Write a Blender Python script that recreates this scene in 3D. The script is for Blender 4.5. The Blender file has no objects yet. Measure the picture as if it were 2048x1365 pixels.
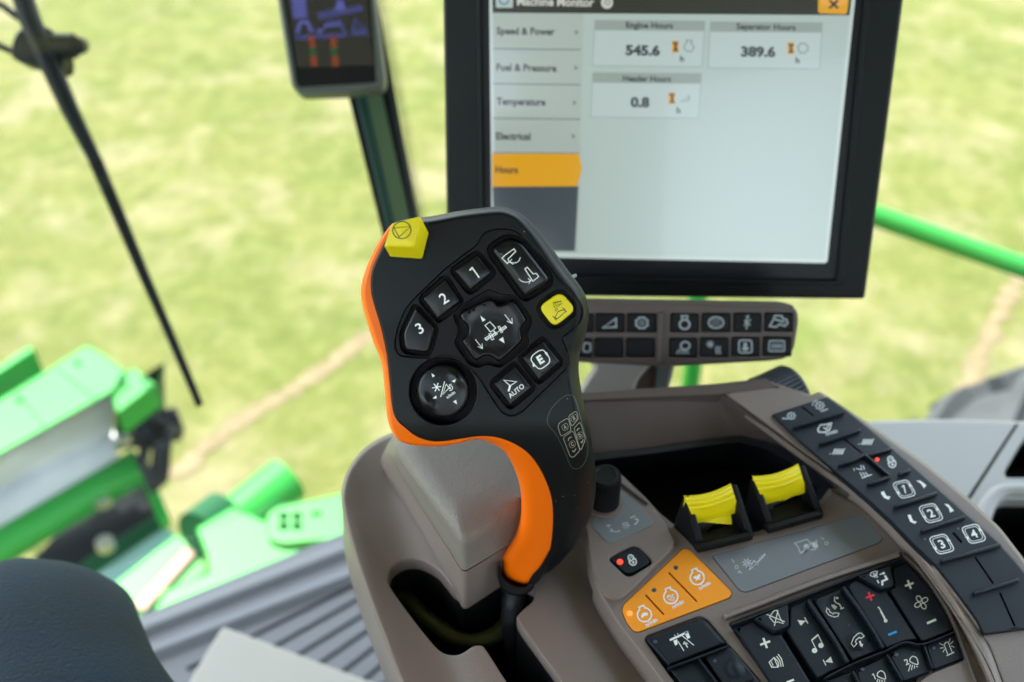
import bpy, bmesh, math, random
from mathutils import Vector, Matrix
from mathutils.geometry import delaunay_2d_cdt
random.seed(7)
scene = bpy.context.scene
R = math.radians
# ------------------------------------------------------------------ camera
CAM = Vector((0.0, 0.0, 3.40))
PITCH = R(40.0)
FPX = 1991.0                      # focal length in photo pixels (35 mm lens, 36 mm sensor)
cd = bpy.data.cameras.new("camera"); cam = bpy.data.objects.new("camera", cd)
scene.collection.objects.link(cam); scene.camera = cam
cam.location = CAM; cam.rotation_euler = (math.pi/2 - PITCH, 0, 0)
cd.lens = 35.0; cd.sensor_width = 36.0; cd.clip_start = 0.02; cd.clip_end = 3000
cd.dof.use_dof = True; cd.dof.focus_distance = 0.535; cd.dof.aperture_fstop = 5.2
# ------------------------------------------------------------------ world, sun, exposure
EXPOSURE = 2.74
SUN_EL, SUN_AZ = R(63), R(311)    # azimuth clockwise from +Y
w = bpy.data.worlds.new("World"); scene.world = w; w.use_nodes = True
nt = w.node_tree; nt.nodes.clear()
sky = nt.nodes.new('ShaderNodeTexSky'); sky.sky_type = 'NISHITA'; sky.sun_disc = False
sky.sun_elevation = SUN_EL; sky.sun_rotation = SUN_AZ; sky.dust_density = 1.3; sky.air_density = .9; sky.ozone_density = .8
bg = nt.nodes.new('ShaderNodeBackground'); bg.inputs[1].default_value = 0.15
ow = nt.nodes.new('ShaderNodeOutputWorld')
hz_ = nt.nodes.new('ShaderNodeHueSaturation'); hz_.inputs['Saturation'].default_value = .55      # thin summer haze whitens the sky
nt.links.new(sky.outputs[0], hz_.inputs['Color']); nt.links.new(hz_.outputs[0], bg.inputs[0]); nt.links.new(bg.outputs[0], ow.inputs[0])
sl = bpy.data.lights.new("sun", 'SUN'); sl.energy = 2.1; sl.angle = R(0.53); sl.color = (1, .95, .87)
so = bpy.data.objects.new("sun", sl); scene.collection.objects.link(so)
sd = Vector((math.sin(SUN_AZ)*math.cos(SUN_EL), math.cos(SUN_AZ)*math.cos(SUN_EL), math.sin(SUN_EL)))
so.rotation_euler = sd.to_track_quat('Z', 'Y').to_euler(); so.location = (0, 0, 12)
scene.view_settings.view_transform = 'Standard'; scene.view_settings.look = 'None'
scene.view_settings.exposure = EXPOSURE; scene.view_settings.gamma = 1.0

# ------------------------------------------------------------------ surveying helpers: photo pixel -> world
CR = Vector((1, 0, 0)); CU = Vector((0, math.sin(PITCH), math.cos(PITCH))); CF = Vector((0, math.cos(PITCH), -math.sin(PITCH)))
def ray(x, y): return CF + CR*((x-1024)/FPX) + CU*((682.5-y)/FPX)
def at(x, y, t): return CAM + ray(x, y)*t
class Flat:
    """a real plane in the cab; (pixel x, pixel y, height above plane) -> world point"""
    def __init__(s, p, n, warp=None): s.p = Vector(p); s.n = Vector(n).normalized(); s.warp = warp
    def __call__(s, x, y, h=0.0):
        r = ray(x, y)
        if s.warp: h = h + s.warp(x, y)
        t = (s.n.dot(s.p - CAM) + h)/s.n.dot(r)
        return CAM + r*t
    def off(s, d): return Flat(s.p + s.n*d, s.n, s.warp)
def level(z, warp=None): return Flat((0, 0, z), (0, 0, 1), warp)
# ------------------------------------------------------------------ materials
MATS = {}
def mat(name, col, rough=.5, spec=.5, metal=0, emit=None, es=0, bump=0, bscale=800, var=0, vscale=6, coat=0, btype='noise', dust=0):
    if name in MATS: return MATS[name]
    m = bpy.data.materials.new(name); m.use_nodes = True; nt = m.node_tree; N = nt.nodes; L = nt.links
    p = N['Principled BSDF']; p.inputs['Base Color'].default_value = (*col, 1)
    p.inputs['Roughness'].default_value = rough; p.inputs['Specular IOR Level'].default_value = spec
    p.inputs['Metallic'].default_value = metal; p.inputs['Coat Weight'].default_value = coat
    if emit: p.inputs['Emission Color'].default_value = (*emit, 1); p.inputs['Emission Strength'].default_value = es
    tc = None
    if bump or var or dust: tc = N.new('ShaderNodeTexCoord')
    if bump:
        if btype in ('noise', 'cloth'):
            t = N.new('ShaderNodeTexNoise'); t.inputs['Scale'].default_value = bscale; t.inputs['Detail'].default_value = 2; o = t.outputs[0]
        elif btype == 'leather':
            t = N.new('ShaderNodeTexVoronoi'); t.feature = 'DISTANCE_TO_EDGE'; t.inputs['Scale'].default_value = bscale; o = t.outputs[0]
            nz = N.new('ShaderNodeTexNoise'); nz.inputs['Scale'].default_value = bscale*.4
            mx = N.new('ShaderNodeVectorMath'); mx.operation = 'MULTIPLY_ADD'; mx.inputs[1].default_value = (.004, .004, .004)
            L.new(tc.outputs['Object'], nz.inputs['Vector']); L.new(nz.outputs['Color'], mx.inputs[0]); L.new(tc.outputs['Object'], mx.inputs[2])
        elif btype == 'twill':
            t = N.new('ShaderNodeTexWave'); t.inputs['Scale'].default_value = bscale; t.inputs['Distortion'].default_value = 1.2; t.bands_direction = 'DIAGONAL'
            t.inputs['Detail'].default_value = 2; o = t.outputs[0]
        L.new((mx.outputs[0] if btype == 'leather' else tc.outputs['Object']), t.inputs['Vector'])
        b = N.new('ShaderNodeBump'); b.inputs['Strength'].default_value = bump; b.inputs['Distance'].default_value = .0012 if btype == 'leather' else (.0012 if btype == 'cloth' else .0004)
        L.new(o, b.inputs['Height']); L.new(b.outputs[0], p.inputs['Normal'])
    if var or dust:
        nz = N.new('ShaderNodeTexNoise'); nz.inputs['Scale'].default_value = vscale; nz.inputs['Detail'].default_value = 5
        L.new(tc.outputs['Object'], nz.inputs['Vector'])
        rp = N.new('ShaderNodeValToRGB'); a, c = 1-var, 1+var
        rp.color_ramp.elements[0].position = .3; rp.color_ramp.elements[1].position = .7
        rp.color_ramp.elements[0].color = (*[k*a for k in col], 1); rp.color_ramp.elements[1].color = (*[min(1, k*c) for k in col], 1)
        L.new(nz.outputs[0], rp.inputs[0]); out = rp.outputs[0]
        if dust:   # tiny specks of dust with a shape of their own
            v = N.new('ShaderNodeTexVoronoi'); v.inputs['Scale'].default_value = 170; L.new(tc.outputs['Object'], v.inputs['Vector'])
            c1 = N.new('ShaderNodeMath'); c1.operation = 'LESS_THAN'; c1.inputs[1].default_value = .055; L.new(v.outputs['Distance'], c1.inputs[0])
            nz2 = N.new('ShaderNodeTexNoise'); nz2.inputs['Scale'].default_value = 60; L.new(tc.outputs['Object'], nz2.inputs['Vector'])
            c2 = N.new('ShaderNodeMath'); c2.operation = 'GREATER_THAN'; c2.inputs[1].default_value = .56; L.new(nz2.outputs[0], c2.inputs[0])
            mu = N.new('ShaderNodeMath'); mu.operation = 'MULTIPLY'; L.new(c1.outputs[0], mu.inputs[0]); L.new(c2.outputs[0], mu.inputs[1])
            ms = N.new('ShaderNodeMath'); ms.operation = 'MULTIPLY'; ms.inputs[1].default_value = dust; L.new(mu.outputs[0], ms.inputs[0])
            mi = N.new('ShaderNodeMix'); mi.data_type = 'RGBA'; L.new(ms.outputs[0], mi.inputs[0]); L.new(out, mi.inputs[6]); mi.inputs[7].default_value = (.35, .33, .3, 1)
            out = mi.outputs[2]
        L.new(out, p.inputs['Base Color'])
        r2 = N.new('ShaderNodeMapRange'); r2.inputs['To Min'].default_value = rough*(.74 if dust else .88); r2.inputs['To Max'].default_value = min(1, rough*(1.3 if dust else 1.12))
        L.new(nz.outputs[0], r2.inputs['Value']); L.new(r2.outputs[0], p.inputs['Roughness'])
    MATS[name] = m; return m
K = 2.0**(-EXPOSURE)
def s2l(c): return tuple(((v/255)/12.92 if v/255 <= .04045 else ((v/255+.055)/1.055)**2.4) for v in c)
def glow(name, srgb, k=1.0, gloss=True):      # lit pixels behind a display glass; srgb is how bright the display itself is
    return mat(name, (.012, .014, .014), .20 if gloss else .5, .8 if gloss else .2, coat=.25, emit=s2l(srgb), es=K*k*.86)
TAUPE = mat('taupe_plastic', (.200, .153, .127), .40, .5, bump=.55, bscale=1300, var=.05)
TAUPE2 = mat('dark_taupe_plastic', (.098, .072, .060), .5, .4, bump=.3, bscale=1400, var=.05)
GREYPLATE = mat('grey_label_film', (.17, .18, .185), .38, .5, bump=.25, bscale=2600)
PAD = mat('grained_pad_vinyl', (.180, .152, .128), .5, .45, bump=.4, bscale=560, btype='leather', var=.05)
SOFT = mat('soft_touch_black', (.0040, .0052, .0055), .40, .24, bump=.12, bscale=3000, var=.12, vscale=14, dust=.8)
BLACK = mat('black_plastic', (.0035, .0035, .004), .5, .22, bump=.15, bscale=2000)
DEEP = mat('deep_black', (.0035, .0035, .004), .6, .3)
KEY = mat('black_key_gloss', (.0048, .0048, .0056), .30, .38, bump=.08, bscale=2600, dust=.25, var=.05)
RUBBER = mat('slate_rubber_key', (.0050, .0088, .0130), .5, .30, bump=.2, bscale=2400, var=.08, vscale=20, dust=.3)
ORANGE = mat('orange_shell', (.88, .145, .0006), .40, .28, bump=.1, bscale=2600)
ORKEY = mat('orange_keypad', (1.0, .33, .02), .55, .25, bump=.25, bscale=2200, var=.03)
YEL = mat('yellow_plastic', (.80, .64, .004), .38, .45, bump=.12, bscale=2200, var=.04, vscale=30)
MARK = mat('white_print', (.85, .86, .82), .6, .3)
CREAM = mat('cream_print', (.72, .72, .61), .6, .3)
GREYMK = mat('pale_print', (.62, .66, .67), .6, .3)
DIMMK = mat('faint_cream_print', (.30, .29, .22), .6, .3)
INK = mat('black_print', (.015, .015, .012), .6, .3)
REDMK = mat('red_print', (.75, .03, .04), .5, .3)
BLUEMK = mat('blue_print', (.01, .33, .68), .5, .3)
LEDR = mat('red_led', (.5, .02, .01), .4, emit=(1, .055, .02), es=K*1.6)
LEDO = mat('orange_led', (.8, .2, .02), .4, emit=(1, .17, .04), es=K*2.2)
LEDOFF = mat('unlit_led', (.035, .05, .075), .35, .5)
# ------------------------------------------------------------------ 2-D helpers
def rnd(poly, r=6, n=4):
    """polygon with rounded corners; r number or list"""
    out = []; N = len(poly)
    for i, p in enumerate(poly):
        p = Vector(p); a = Vector(poly[i-1]); b = Vector(poly[(i+1) % N]); ri = r[i] if isinstance(r, (list, tuple)) else r
        da, db = (a-p), (b-p); la, lb = da.length, db.length
        k = min(ri, la*.48, lb*.48)
        if k < .05: out.append(tuple(p)); continue
        A = p+da/la*k; B = p+db/lb*k
        for j in range(n+1):
            s = j/n; out.append(tuple(A*(1-s)**2 + p*2*s*(1-s) + B*s*s))
    return out
def smooth(poly, n=4, closed=True):
    P = [Vector(p) for p in poly]; N = len(P); out = []
    rg = range(N) if closed else range(N-1)
    for i in rg:
        if closed: p0, p1, p2, p3 = P[i-1], P[i], P[(i+1) % N], P[(i+2) % N]
        else: p0, p1, p2, p3 = P[max(i-1, 0)], P[i], P[i+1], P[min(i+2, N-1)]
        for j in range(n):
            s = j/n
            out.append(tuple(.5*((2*p1)+(-p0+p2)*s+(2*p0-5*p1+4*p2-p3)*s*s+(-p0+3*p1-3*p2+p3)*s**3)))
    if not closed: out.append(tuple(P[-1]))
    return out
def resample(poly, step):
    out = []; N = len(poly)
    for i in range(N):
        a = Vector(poly[i]); b = Vector(poly[(i+1) % N]); k = max(1, int((b-a).length/step))
        for j in range(k): out.append(tuple(a+(b-a)*j/k))
    return out
def area(p): return sum(p[i-1][0]*p[i][1]-p[i][0]*p[i-1][1] for i in range(len(p)))/2
def inset(poly, d):
    """move every vertex inward by d (d number or list)"""
    s = 1 if area(poly) > 0 else -1; N = len(poly); out = []
    for i in range(N):
        a = Vector(poly[i-1]); p = Vector(poly[i]); b = Vector(poly[(i+1) % N])
        e1 = (p-a); e2 = (b-p)
        e1 = e1.normalized() if e1.length > 1e-9 else Vector((1, 0)); e2 = e2.normalized() if e2.length > 1e-9 else e1
        n1 = Vector((-e1.y, e1.x)); n2 = Vector((-e2.y, e2.x)); n = n1+n2
        if n.length < 1e-6: n = n1
        n.normalize(); c = max(.5, n.dot(n1)); di = d[i] if isinstance(d, list) else d
        out.append(tuple(p+n*s*di/c))
    return out
def inside(pt, poly):
    x, y = pt; c = False; j = len(poly)-1
    for i in range(len(poly)):
        xi, yi = poly[i]; xj, yj = poly[j]
        if (yi > y) != (yj > y) and x < (xj-xi)*(y-yi)/(yj-yi)+xi: c = not c
        j = i
    return c
def scl(poly, k, kc=None):
    n = len(poly); cx = sum(p[0] for p in poly)/n; cy = sum(p[1] for p in poly)/n
    return [(cx+(x-cx)*k, cy+(y-cy)*(kc or k)) for x, y in poly]
def ell(cx, cy, a, b=None, n=32, rot=0):
    b = b or a; o = []
    for i in range(n):
        t = 2*math.pi*i/n; x, y = a*math.cos(t), b*math.sin(t)
        o.append((cx+x*math.cos(rot)-y*math.sin(rot), cy+x*math.sin(rot)+y*math.cos(rot)))
    return o
_glyph = {}
def glyphs(s, off):
    k = (s, off)
    if k not in _glyph:
        c = bpy.data.curves.new('t', 'FONT'); c.body = s; c.align_x = 'CENTER'; c.align_y = 'CENTER'; c.offset = off; c.resolution_u = 3
        o = bpy.data.objects.new('t', c); me = bpy.data.meshes.new_from_object(o)
        vs = [(v.co.x, v.co.y) for v in me.vertices]; fs = [tuple(p.vertices) for p in me.polygons]
        ys = [v[1] for v in vs]; xs = [v[0] for v in vs]
        _glyph[k] = (vs, fs, (min(xs)+max(xs))/2, (min(ys)+max(ys))/2)
        bpy.data.objects.remove(o); bpy.data.meshes.remove(me); bpy.data.curves.remove(c)
    return _glyph[k]
# ------------------------------------------------------------------ mesh builder
def one(mb, M, c, s, ang, m, h, skew=0):
    a = R(ang); T = lambda x, y: (c[0]+(x*math.cos(a)+y*math.sin(a)-y*skew)*s, c[1]+(-x*math.sin(a)+y*math.cos(a))*s)
    mb.line(M, [T(-.24, -.30), T(.04, -.47)], s*.12, m, h); mb.line(M, [T(.04, -.50), T(.04, .50)], s*.145, m, h+.00002)
class MB:
    def __init__(s): s.bm = bmesh.new(); s.mats = []
    def mi(s, m):
        if m not in s.mats: s.mats.append(m)
        return s.mats.index(m)
    def face(s, vs, m):
        try:
            f = s.bm.faces.new(vs); f.material_index = s.mi(m); f.smooth = True; return f
        except ValueError: return None
    def rings(s, rings, m, closed=True):
        """rings: list of lists of world points with equal counts"""
        R_ = [[s.bm.verts.new(p) for p in r] for r in rings]; n = len(R_[0])
        for a, b in zip(R_, R_[1:]):
            for i in range(n if closed else n-1):
                j = (i+1) % n; s.face([a[i], a[j], b[j], b[i]], m)
        return R_
    def cap(s, M, poly, h, m, holes=(), grid=0, hf=None):
        pts = [Vector(p) for p in poly]; edges = [(i, (i+1) % len(poly)) for i in range(len(poly))]
        for ho in holes:
            o = len(pts); pts += [Vector(p) for p in ho]; edges += [(o+i, o+(i+1) % len(ho)) for i in range(len(ho))]
        if grid:
            xs = [p[0] for p in poly]; ys = [p[1] for p in poly]; y = min(ys)+grid/2; r = 0
            while y < max(ys):
                x = min(xs)+grid/2+(grid/2 if r % 2 else 0)
                while x < max(xs):
                    if inside((x, y), poly) and not any(inside((x, y), ho) for ho in holes) \
                       and all((Vector((x, y))-q).length > grid*.4 for q in pts[:len(edges)]): pts.append(Vector((x, y)))
                    x += grid
                y += grid*.87; r += 1
        vo, eo, fo, _, _, _ = delaunay_2d_cdt(pts, edges, [], 0, 1e-5)
        vv = [s.bm.verts.new(M(v.x, v.y, hf(v.x, v.y) if hf else h)) for v in vo]
        for f in fo:
            c = sum((vo[i] for i in f), Vector((0, 0)))/len(f)
            if inside(c, poly) and not any(inside(c, ho) for ho in holes): s.face([vv[i] for i in f], m)
        return s
    def plate(s, M, poly, top, bot, m, bevel=3, bh=None, holes=(), grid=0, seg=4, side=None):
        """solid slab seen from above. holes: (poly, depth, floor material)"""
        bh = bevel*.0003 if bh is None and not callable(bevel) else (bh or .004)
        bl = [bevel(*p) for p in poly] if callable(bevel) else [bevel]*len(poly)
        M0 = M; nn = getattr(M, 'n', None)      # sides run straight down the plane's own normal
        if nn is not None: M = lambda x, y, h=0.0: M0(x, y, top)+nn*(h-top)
        rg = [[M0(x, y, top-bh)+(nn*(bot-top+bh) if nn is not None else Vector()) if nn is not None else M(x, y, bot) for x, y in poly]]
        for k in range(seg+1):
            a = math.pi/2*k/seg; ins = inset(poly, [b*(1-math.cos(a)) for b in bl]); h = top-bh*(1-math.sin(a))
            rg.append([M0(x, y, h) for x, y in ins])
        flat = inset(poly, [b*1.0+.6 for b in bl]); rg.append([M(x, y, top) for x, y in flat])
        s.rings(rg, m)
        hs = []
        for ho in holes:
            hp, dep, fm = ho[:3]; b = ho[3] if len(ho) > 3 else 1.5
            o2 = inset(hp, -b-.5); o1 = inset(hp, -b); o0 = inset(hp, -b*.3); hs.append(o2)
            s.rings([[M(x, y, top) for x, y in o2], [M(x, y, top) for x, y in o1], [M(x, y, top-b*.0001) for x, y in o0], [M(x, y, top-b*.00035) for x, y in hp],
                     [M(x, y, top-(dep if dep < .03 else .010)) for x, y in hp]], m if len(ho) < 5 else ho[4])
            if dep >= .03: s.rings([[M(x, y, top-.010) for x, y in hp], [M(x, y, top-dep) for x, y in hp]], fm)  # deep holes: lower walls in floor black, the shade inside put into the colour
            if fm: s.cap(M, hp, top-dep, fm)
        s.cap(M0, flat, top, m, hs, grid)
        return s
    def loft(s, M, levels, m, captop=True, capbot=False):
        s.rings([[M(x, y, h) for x, y in p] for p, h in levels], m)
        if captop: s.cap(M, levels[-1][0], levels[-1][1], m)
        if capbot: s.cap(M, levels[0][0], levels[0][1], m)
        return s
    def fill(s, M, poly, m, h=0.0): s.cap(M, poly, h, m); return s
    def line(s, M, pts, wd, m, h=0.0, closed=False):
        """painted line of constant width"""
        P = [Vector(p) for p in pts]; N = len(P)
        if closed: P.append(P[0]); 
        n = len(P); L_, R_ = [], []
        for i in range(n):
            a = P[i-1] if i > 0 else (P[-2] if closed else P[0]); b = P[i+1] if i < n-1 else (P[1] if closed else P[-1])
            d1 = (P[i]-a); d2 = (b-P[i])
            if d1.length < 1e-9: d1 = d2
            if d2.length < 1e-9: d2 = d1
            d1 = d1.normalized(); d2 = d2.normalized(); t = d1+d2
            if t.length < 1e-6: t = d1
            t.normalize(); nn = Vector((-t.y, t.x)); c = max(.6, nn.dot(Vector((-d1.y, d1.x)))); o = nn*wd/2/c
            L_.append(M(*(P[i]+o), h)); R_.append(M(*(P[i]-o), h))
        a = [s.bm.verts.new(p) for p in L_]; b = [s.bm.verts.new(p) for p in R_]
        for i in range(n-1): s.face([a[i], a[i+1], b[i+1], b[i]], m)
        return s
    def lines(s, M, ls, wd, m, h=0.0):
        for l in ls: s.line(M, l, wd, m, h)
        return s
    def text(s, M, body, pos, size, m, h=0.0, ang=0, shear=None, off=.0, sx=1.0):
        """ang: baseline direction in degrees (photo, up positive)"""
        vs, fs, cx, cy = glyphs(body, off); a = R(ang); ux = Vector((math.cos(a), -math.sin(a))); sa = R(shear if shear is not None else ang+90)
        uy = Vector((math.cos(sa), -math.sin(sa)))
        vv = [s.bm.verts.new(M(*(Vector(pos)+ux*(x-cx)*size*sx+uy*(y-cy)*size), h)) for x, y in vs]
        for f in fs: s.face([vv[i] for i in f], m)
        return s
    def tube(s, pts, rad, m, n=14, cap=True, flat=1.0):
        P = [Vector(p) for p in pts]; rad = rad if isinstance(rad, (list, tuple)) else [rad]*len(P)
        up = Vector((0, 0, 1)); prev = None; rg = []
        for i, p in enumerate(P):
            t = (P[min(i+1, len(P)-1)]-P[max(i-1, 0)]).normalized()
            if prev is None: prev = t.orthogonal().normalized() if abs(t.z) > .95 else t.cross(up).normalized()
            prev = (prev-t*prev.dot(t)).normalized(); q = t.cross(prev)
            rg.append([p+prev*math.cos(2*math.pi*k/n)*rad[i]+q*math.sin(2*math.pi*k/n)*rad[i]*flat for k in range(n)])
        R_ = s.rings(rg, m)
        if cap: s.face(R_[0][::-1], m); s.face(R_[-1], m)
        return s
    def box(s, c, sx, sy, sz, m, ax=None, bev=0):
        A = ax or (Vector((1, 0, 0)), Vector((0, 1, 0)), Vector((0, 0, 1))); c = Vector(c); b = min(bev, sx/2.2, sy/2.2, sz/2.2)
        def ring(dx, dy, z):
            return [c+A[0]*x+A[1]*y+A[2]*z for x, y in ((dx, dy), (-dx, dy), (-dx, -dy), (dx, -dy))]
        hx, hy, hz = sx/2, sy/2, sz/2
        rs = [ring(hx-b, hy-b, -hz), ring(hx, hy, -hz+b), ring(hx, hy, hz-b), ring(hx-b, hy-b, hz)] if b else [ring(hx, hy, -hz), ring(hx, hy, hz)]
        R_ = s.rings(rs, m); s.face(R_[0][::-1], m); s.face(R_[-1], m)
        return s
    def build(s, name, parent=None, sharp=32, subd=0, merge=True, **tags):
        bm = s.bm
        if merge: bmesh.ops.remove_doubles(bm, verts=bm.verts[:], dist=1.5e-6)
        bmesh.ops.recalc_face_normals(bm, faces=bm.faces[:])
        bm.normal_update()
        for e in bm.edges:
            if len(e.link_faces) == 2 and e.calc_face_angle(0) > R(sharp): e.smooth = False
            if len(e.link_faces) == 2 and e.link_faces[0].material_index != e.link_faces[1].material_index: pass
        base = WLOC[parent.name] if parent else None
        if base is None:
            c = [v.co for v in bm.verts]; base = Vector(((min(v.x for v in c)+max(v.x for v in c))/2, (min(v.y for v in c)+max(v.y for v in c))/2, min(v.z for v in c)))
        for v in bm.verts: v.co -= base
        me = bpy.data.meshes.new(name); bm.to_mesh(me); bm.free()
        for m in s.mats: me.materials.append(m)
        o = bpy.data.objects.new(name, me); scene.collection.objects.link(o)
        if parent: o.parent = parent; WLOC[o.name] = base.copy()
        else: o.location = base; WLOC[o.name] = base.copy()
        for k, v in tags.items(): o[k] = v
        if subd:
            md = o.modifiers.new('sub', 'SUBSURF'); md.levels = subd; md.render_levels = subd
        return o
WLOC = {}
def thing(name, label, cat, loc, group=None):
    o = bpy.data.objects.new(name, None); scene.collection.objects.link(o); o.location = loc; o.empty_display_size = .05
    o['label'] = label; o['category'] = cat
    if group: o['group'] = group
    WLOC[o.name] = Vector(loc); return o
def crop(x0, y0, k): return lambda *a: [(x0+x/k, y0+y/k) for x, y in a] if len(a) > 1 or isinstance(a[0], tuple) else None
C1 = crop(700, 400, 2.73); CJ = crop(780, 560, 5.055); CS = crop(1480, 740, 2.731); CE = crop(1440, 1060, 3.368)
CF_ = crop(1680, 1120, 5.571); CD = crop(1460, 1180, 6.827); CO = crop(1220, 1060, 6.204); CK = crop(1120, 880, 5.688)
C4 = crop(1200, 1000, 3.74); CB = crop(1140, 580, 4.096); CL = crop(0, 660, 1.936); CM = crop(860, 0, 2.0898); CP = crop(1720, 760, 3.79)
CT = crop(1160, 720, 3.4125); CG = crop(1080, 760, 6.825); CW = crop(540, 0, 2.844); CR_ = crop(0, 0, 1.6244); CH = crop(160, 880, 3.593); C2 = crop(660, 850, 2.65)

# machine directions seen from this camera: the harvester points 29 degrees left of the view
MF = Vector((-math.sin(R(29)), math.cos(R(29)), 0)); MR = Vector((math.cos(R(29)), math.sin(R(29)), 0)); UP = Vector((0, 0, 1))
# ================================================================== OUTSIDE
def ground_mat():
    m = bpy.data.materials.new('mown_grass'); m.use_nodes = True; nt = m.node_tree; N = nt.nodes; L = nt.links; p = N['Principled BSDF']
    p.inputs['Roughness'].default_value = .9; p.inputs['Specular IOR Level'].default_value = .15
    tc = N.new('ShaderNodeTexCoord')
    def noise(s, d=4, r=.6):
        n = N.new('ShaderNodeTexNoise'); n.inputs['Scale'].default_value = s; n.inputs['Detail'].default_value = d; n.inputs['Roughness'].default_value = r
        L.new(tc.outputs['Object'], n.inputs['Vector']); return n.outputs[0]
    def ramp(i, stops):
        r = N.new('ShaderNodeValToRGB'); e = r.color_ramp.elements
        e[0].position, e[0].color = stops[0][0], (*stops[0][1], 1); e[1].position, e[1].color = stops[-1][0], (*stops[-1][1], 1)
        for q, c in stops[1:-1]: x = e.new(q); x.color = (*c, 1)
        L.new(i, r.inputs[0]); return r.outputs[0]
    def mix(f, a, b):
        x = N.new('ShaderNodeMix'); x.data_type = 'RGBA'; L.new(f, x.inputs[0]); L.new(a, x.inputs[6]); L.new(b, x.inputs[7]); return x.outputs[2]
    g = ramp(noise(1.1, 6, .65), [(.28, (.058, .082, .007)), (.45, (.096, .114, .015)), (.56, (.150, .146, .035)), (.70, (.215, .175, .075))])
    f = ramp(noise(6, 6, .75), [(.33, (.046, .066, .005)), (.5, (.102, .120, .020)), (.68, (.215, .205, .085))])
    h = ramp(noise(70, 3, .7), [(.30, (.038, .054, .004)), (.5, (.112, .120, .05)), (.68, (.28, .24, .11))])
    c5 = N.new('ShaderNodeValue'); c5.outputs[0].default_value = .6
    c6 = N.new('ShaderNodeValue'); c6.outputs[0].default_value = .30
    c = mix(c6.outputs[0], mix(c5.outputs[0], g, f), h)
    dry = ramp(noise(1.2, 5, .7), [(.50, (0, 0, 0)), (.63, (1, 1, 1))])
    ds = N.new('ShaderNodeRGB'); ds.outputs[0].default_value = (.27, .215, .14, 1)
    bw = N.new('ShaderNodeMath'); bw.operation = 'MULTIPLY'; bw.inputs[1].default_value = .45; L.new(dry, bw.inputs[0])
    c = mix(bw.outputs[0], c, ds.outputs[0])
    L.new(c, p.inputs['Base Color'])
    b = N.new('ShaderNodeBump'); b.inputs['Strength'].default_value = .8; b.inputs['Distance'].default_value = .02
    L.new(noise(60, 4, .7), b.inputs['Height']); L.new(b.outputs[0], p.inputs['Normal'])
    return m
GRASS = ground_mat()
bm_ = MB()
gx = [-900, -200, -60, -20] + [-12+i*.5 for i in range(57)] + [20, 60, 200, 900]
gy = [-900, -200, -40, -8] + [-2+i*.5 for i in range(41)] + [24, 40, 120, 900]
vv = [[bm_.bm.verts.new((x, y, .03*math.sin(x*1.3+y*.7)*math.sin(y*.9) if abs(x) < 16 and abs(y) < 18 else 0)) for x in gx] for y in gy]
for j in range(len(gy)-1):
    for i in range(len(gx)-1): bm_.face([vv[j][i], vv[j][i+1], vv[j+1][i+1], vv[j+1][i]], GRASS)
g = bm_.build('grass_field', kind='structure'); 
STRAW = mat('dry_straw', (.175, .135, .078), .95, .1, var=.2, vscale=7)
GR = level(0.05)
def gz(x, y): return .03*math.sin(x*1.3+y*.7)*math.sin(y*.9)
def straw_row(name, pts, wdt):
    mb = MB(); P = smooth([tuple(GR(x, y, 0))[:2] for x, y in pts], 60, closed=False)
    for i, (x, y) in enumerate(P):      # scattered small clumps of straw lying on the grass
        for k in range(2 if random.random() > .45 else 0):
            a = random.uniform(0, 6.28); r = wdt*random.gauss(0, .5); cx, cy = x+r*math.cos(a), y+r*math.sin(a)
            q = random.uniform(.010, .036)*(1.2-abs(r)/wdt*.4); ph = random.uniform(0, 6.28)
            ring = [(cx+q*random.uniform(.5, 1.2)*math.cos(t+ph)*1.3, cy+q*random.uniform(.5, 1.2)*math.sin(t+ph)) for t in (0, 1.05, 2.1, 3.14, 4.2, 5.24)]
            base = [mb.bm.verts.new((u, v, gz(u, v)+.004)) for u, v in ring]; top = mb.bm.verts.new((cx, cy, gz(cx, cy)+.010))
            for j in range(6): mb.face([base[j], base[(j+1) % 6], top], STRAW)
    return mb.build(name, sharp=80, merge=False, kind='stuff')
straw_row('straw', [(352, 935), (420, 870), (500, 812), (590, 760), (660, 710), (730, 655)], .05)
straw_row('straw', [(1925, 790), (1950, 740), (1985, 650), (2020, 590), (2060, 500)], .05)

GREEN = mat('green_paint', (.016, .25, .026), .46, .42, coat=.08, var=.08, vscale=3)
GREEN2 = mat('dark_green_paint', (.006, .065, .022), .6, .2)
LGREY = mat('worn_grey_belt', (.48, .48, .50), .6, .4, bump=.3, bscale=90, var=.18, vscale=5)
STEEL = mat('galvanised_bolt', (.6, .6, .58), .3, .5, metal=1)
HOSE = mat('black_hose_rubber', (.012, .013, .013), .6, .25)
BROWNP = mat('dusty_primer', (.28, .20, .15), .7, .3)
# ---- harvesting header in front of the cab
def PL(z): return level(z)
def slab(mb, pts, z, th, m, bev=2): mb.plate(PL(z), pts, 0, -th, m, bevel=bev, bh=.012, seg=2); return mb
t = thing('harvester_header', 'sunlit green harvester header with grey belt and black hoses, beyond the front window at left', 'header', tuple(PL(.9)(120, 900, 0)))
mb = MB(); slab(mb, CL((-260, 290), (-260, 232), (0, 138), (112, 64), (134, 78), (0, 166)), 1.38, .32, GREEN); mb.build('rear_beam', t)
mb = MB(); slab(mb, CL((-260, 425), (0, 268), (170, 165), (335, 62), (400, 95), (485, 160), (440, 237), (0, 482), (-260, 625)), 1.35, .014, GREEN, 3); mb.build('top_cover', t)
mb = MB(); slab(mb, CL((430, 250), (478, 168), (520, 148), (602, 212), (455, 325)), 1.33, .1, GREEN, 3); mb.build('end_cap', t)
mb = MB(); M_ = PL(1.28); M2 = PL(.80)
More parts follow.
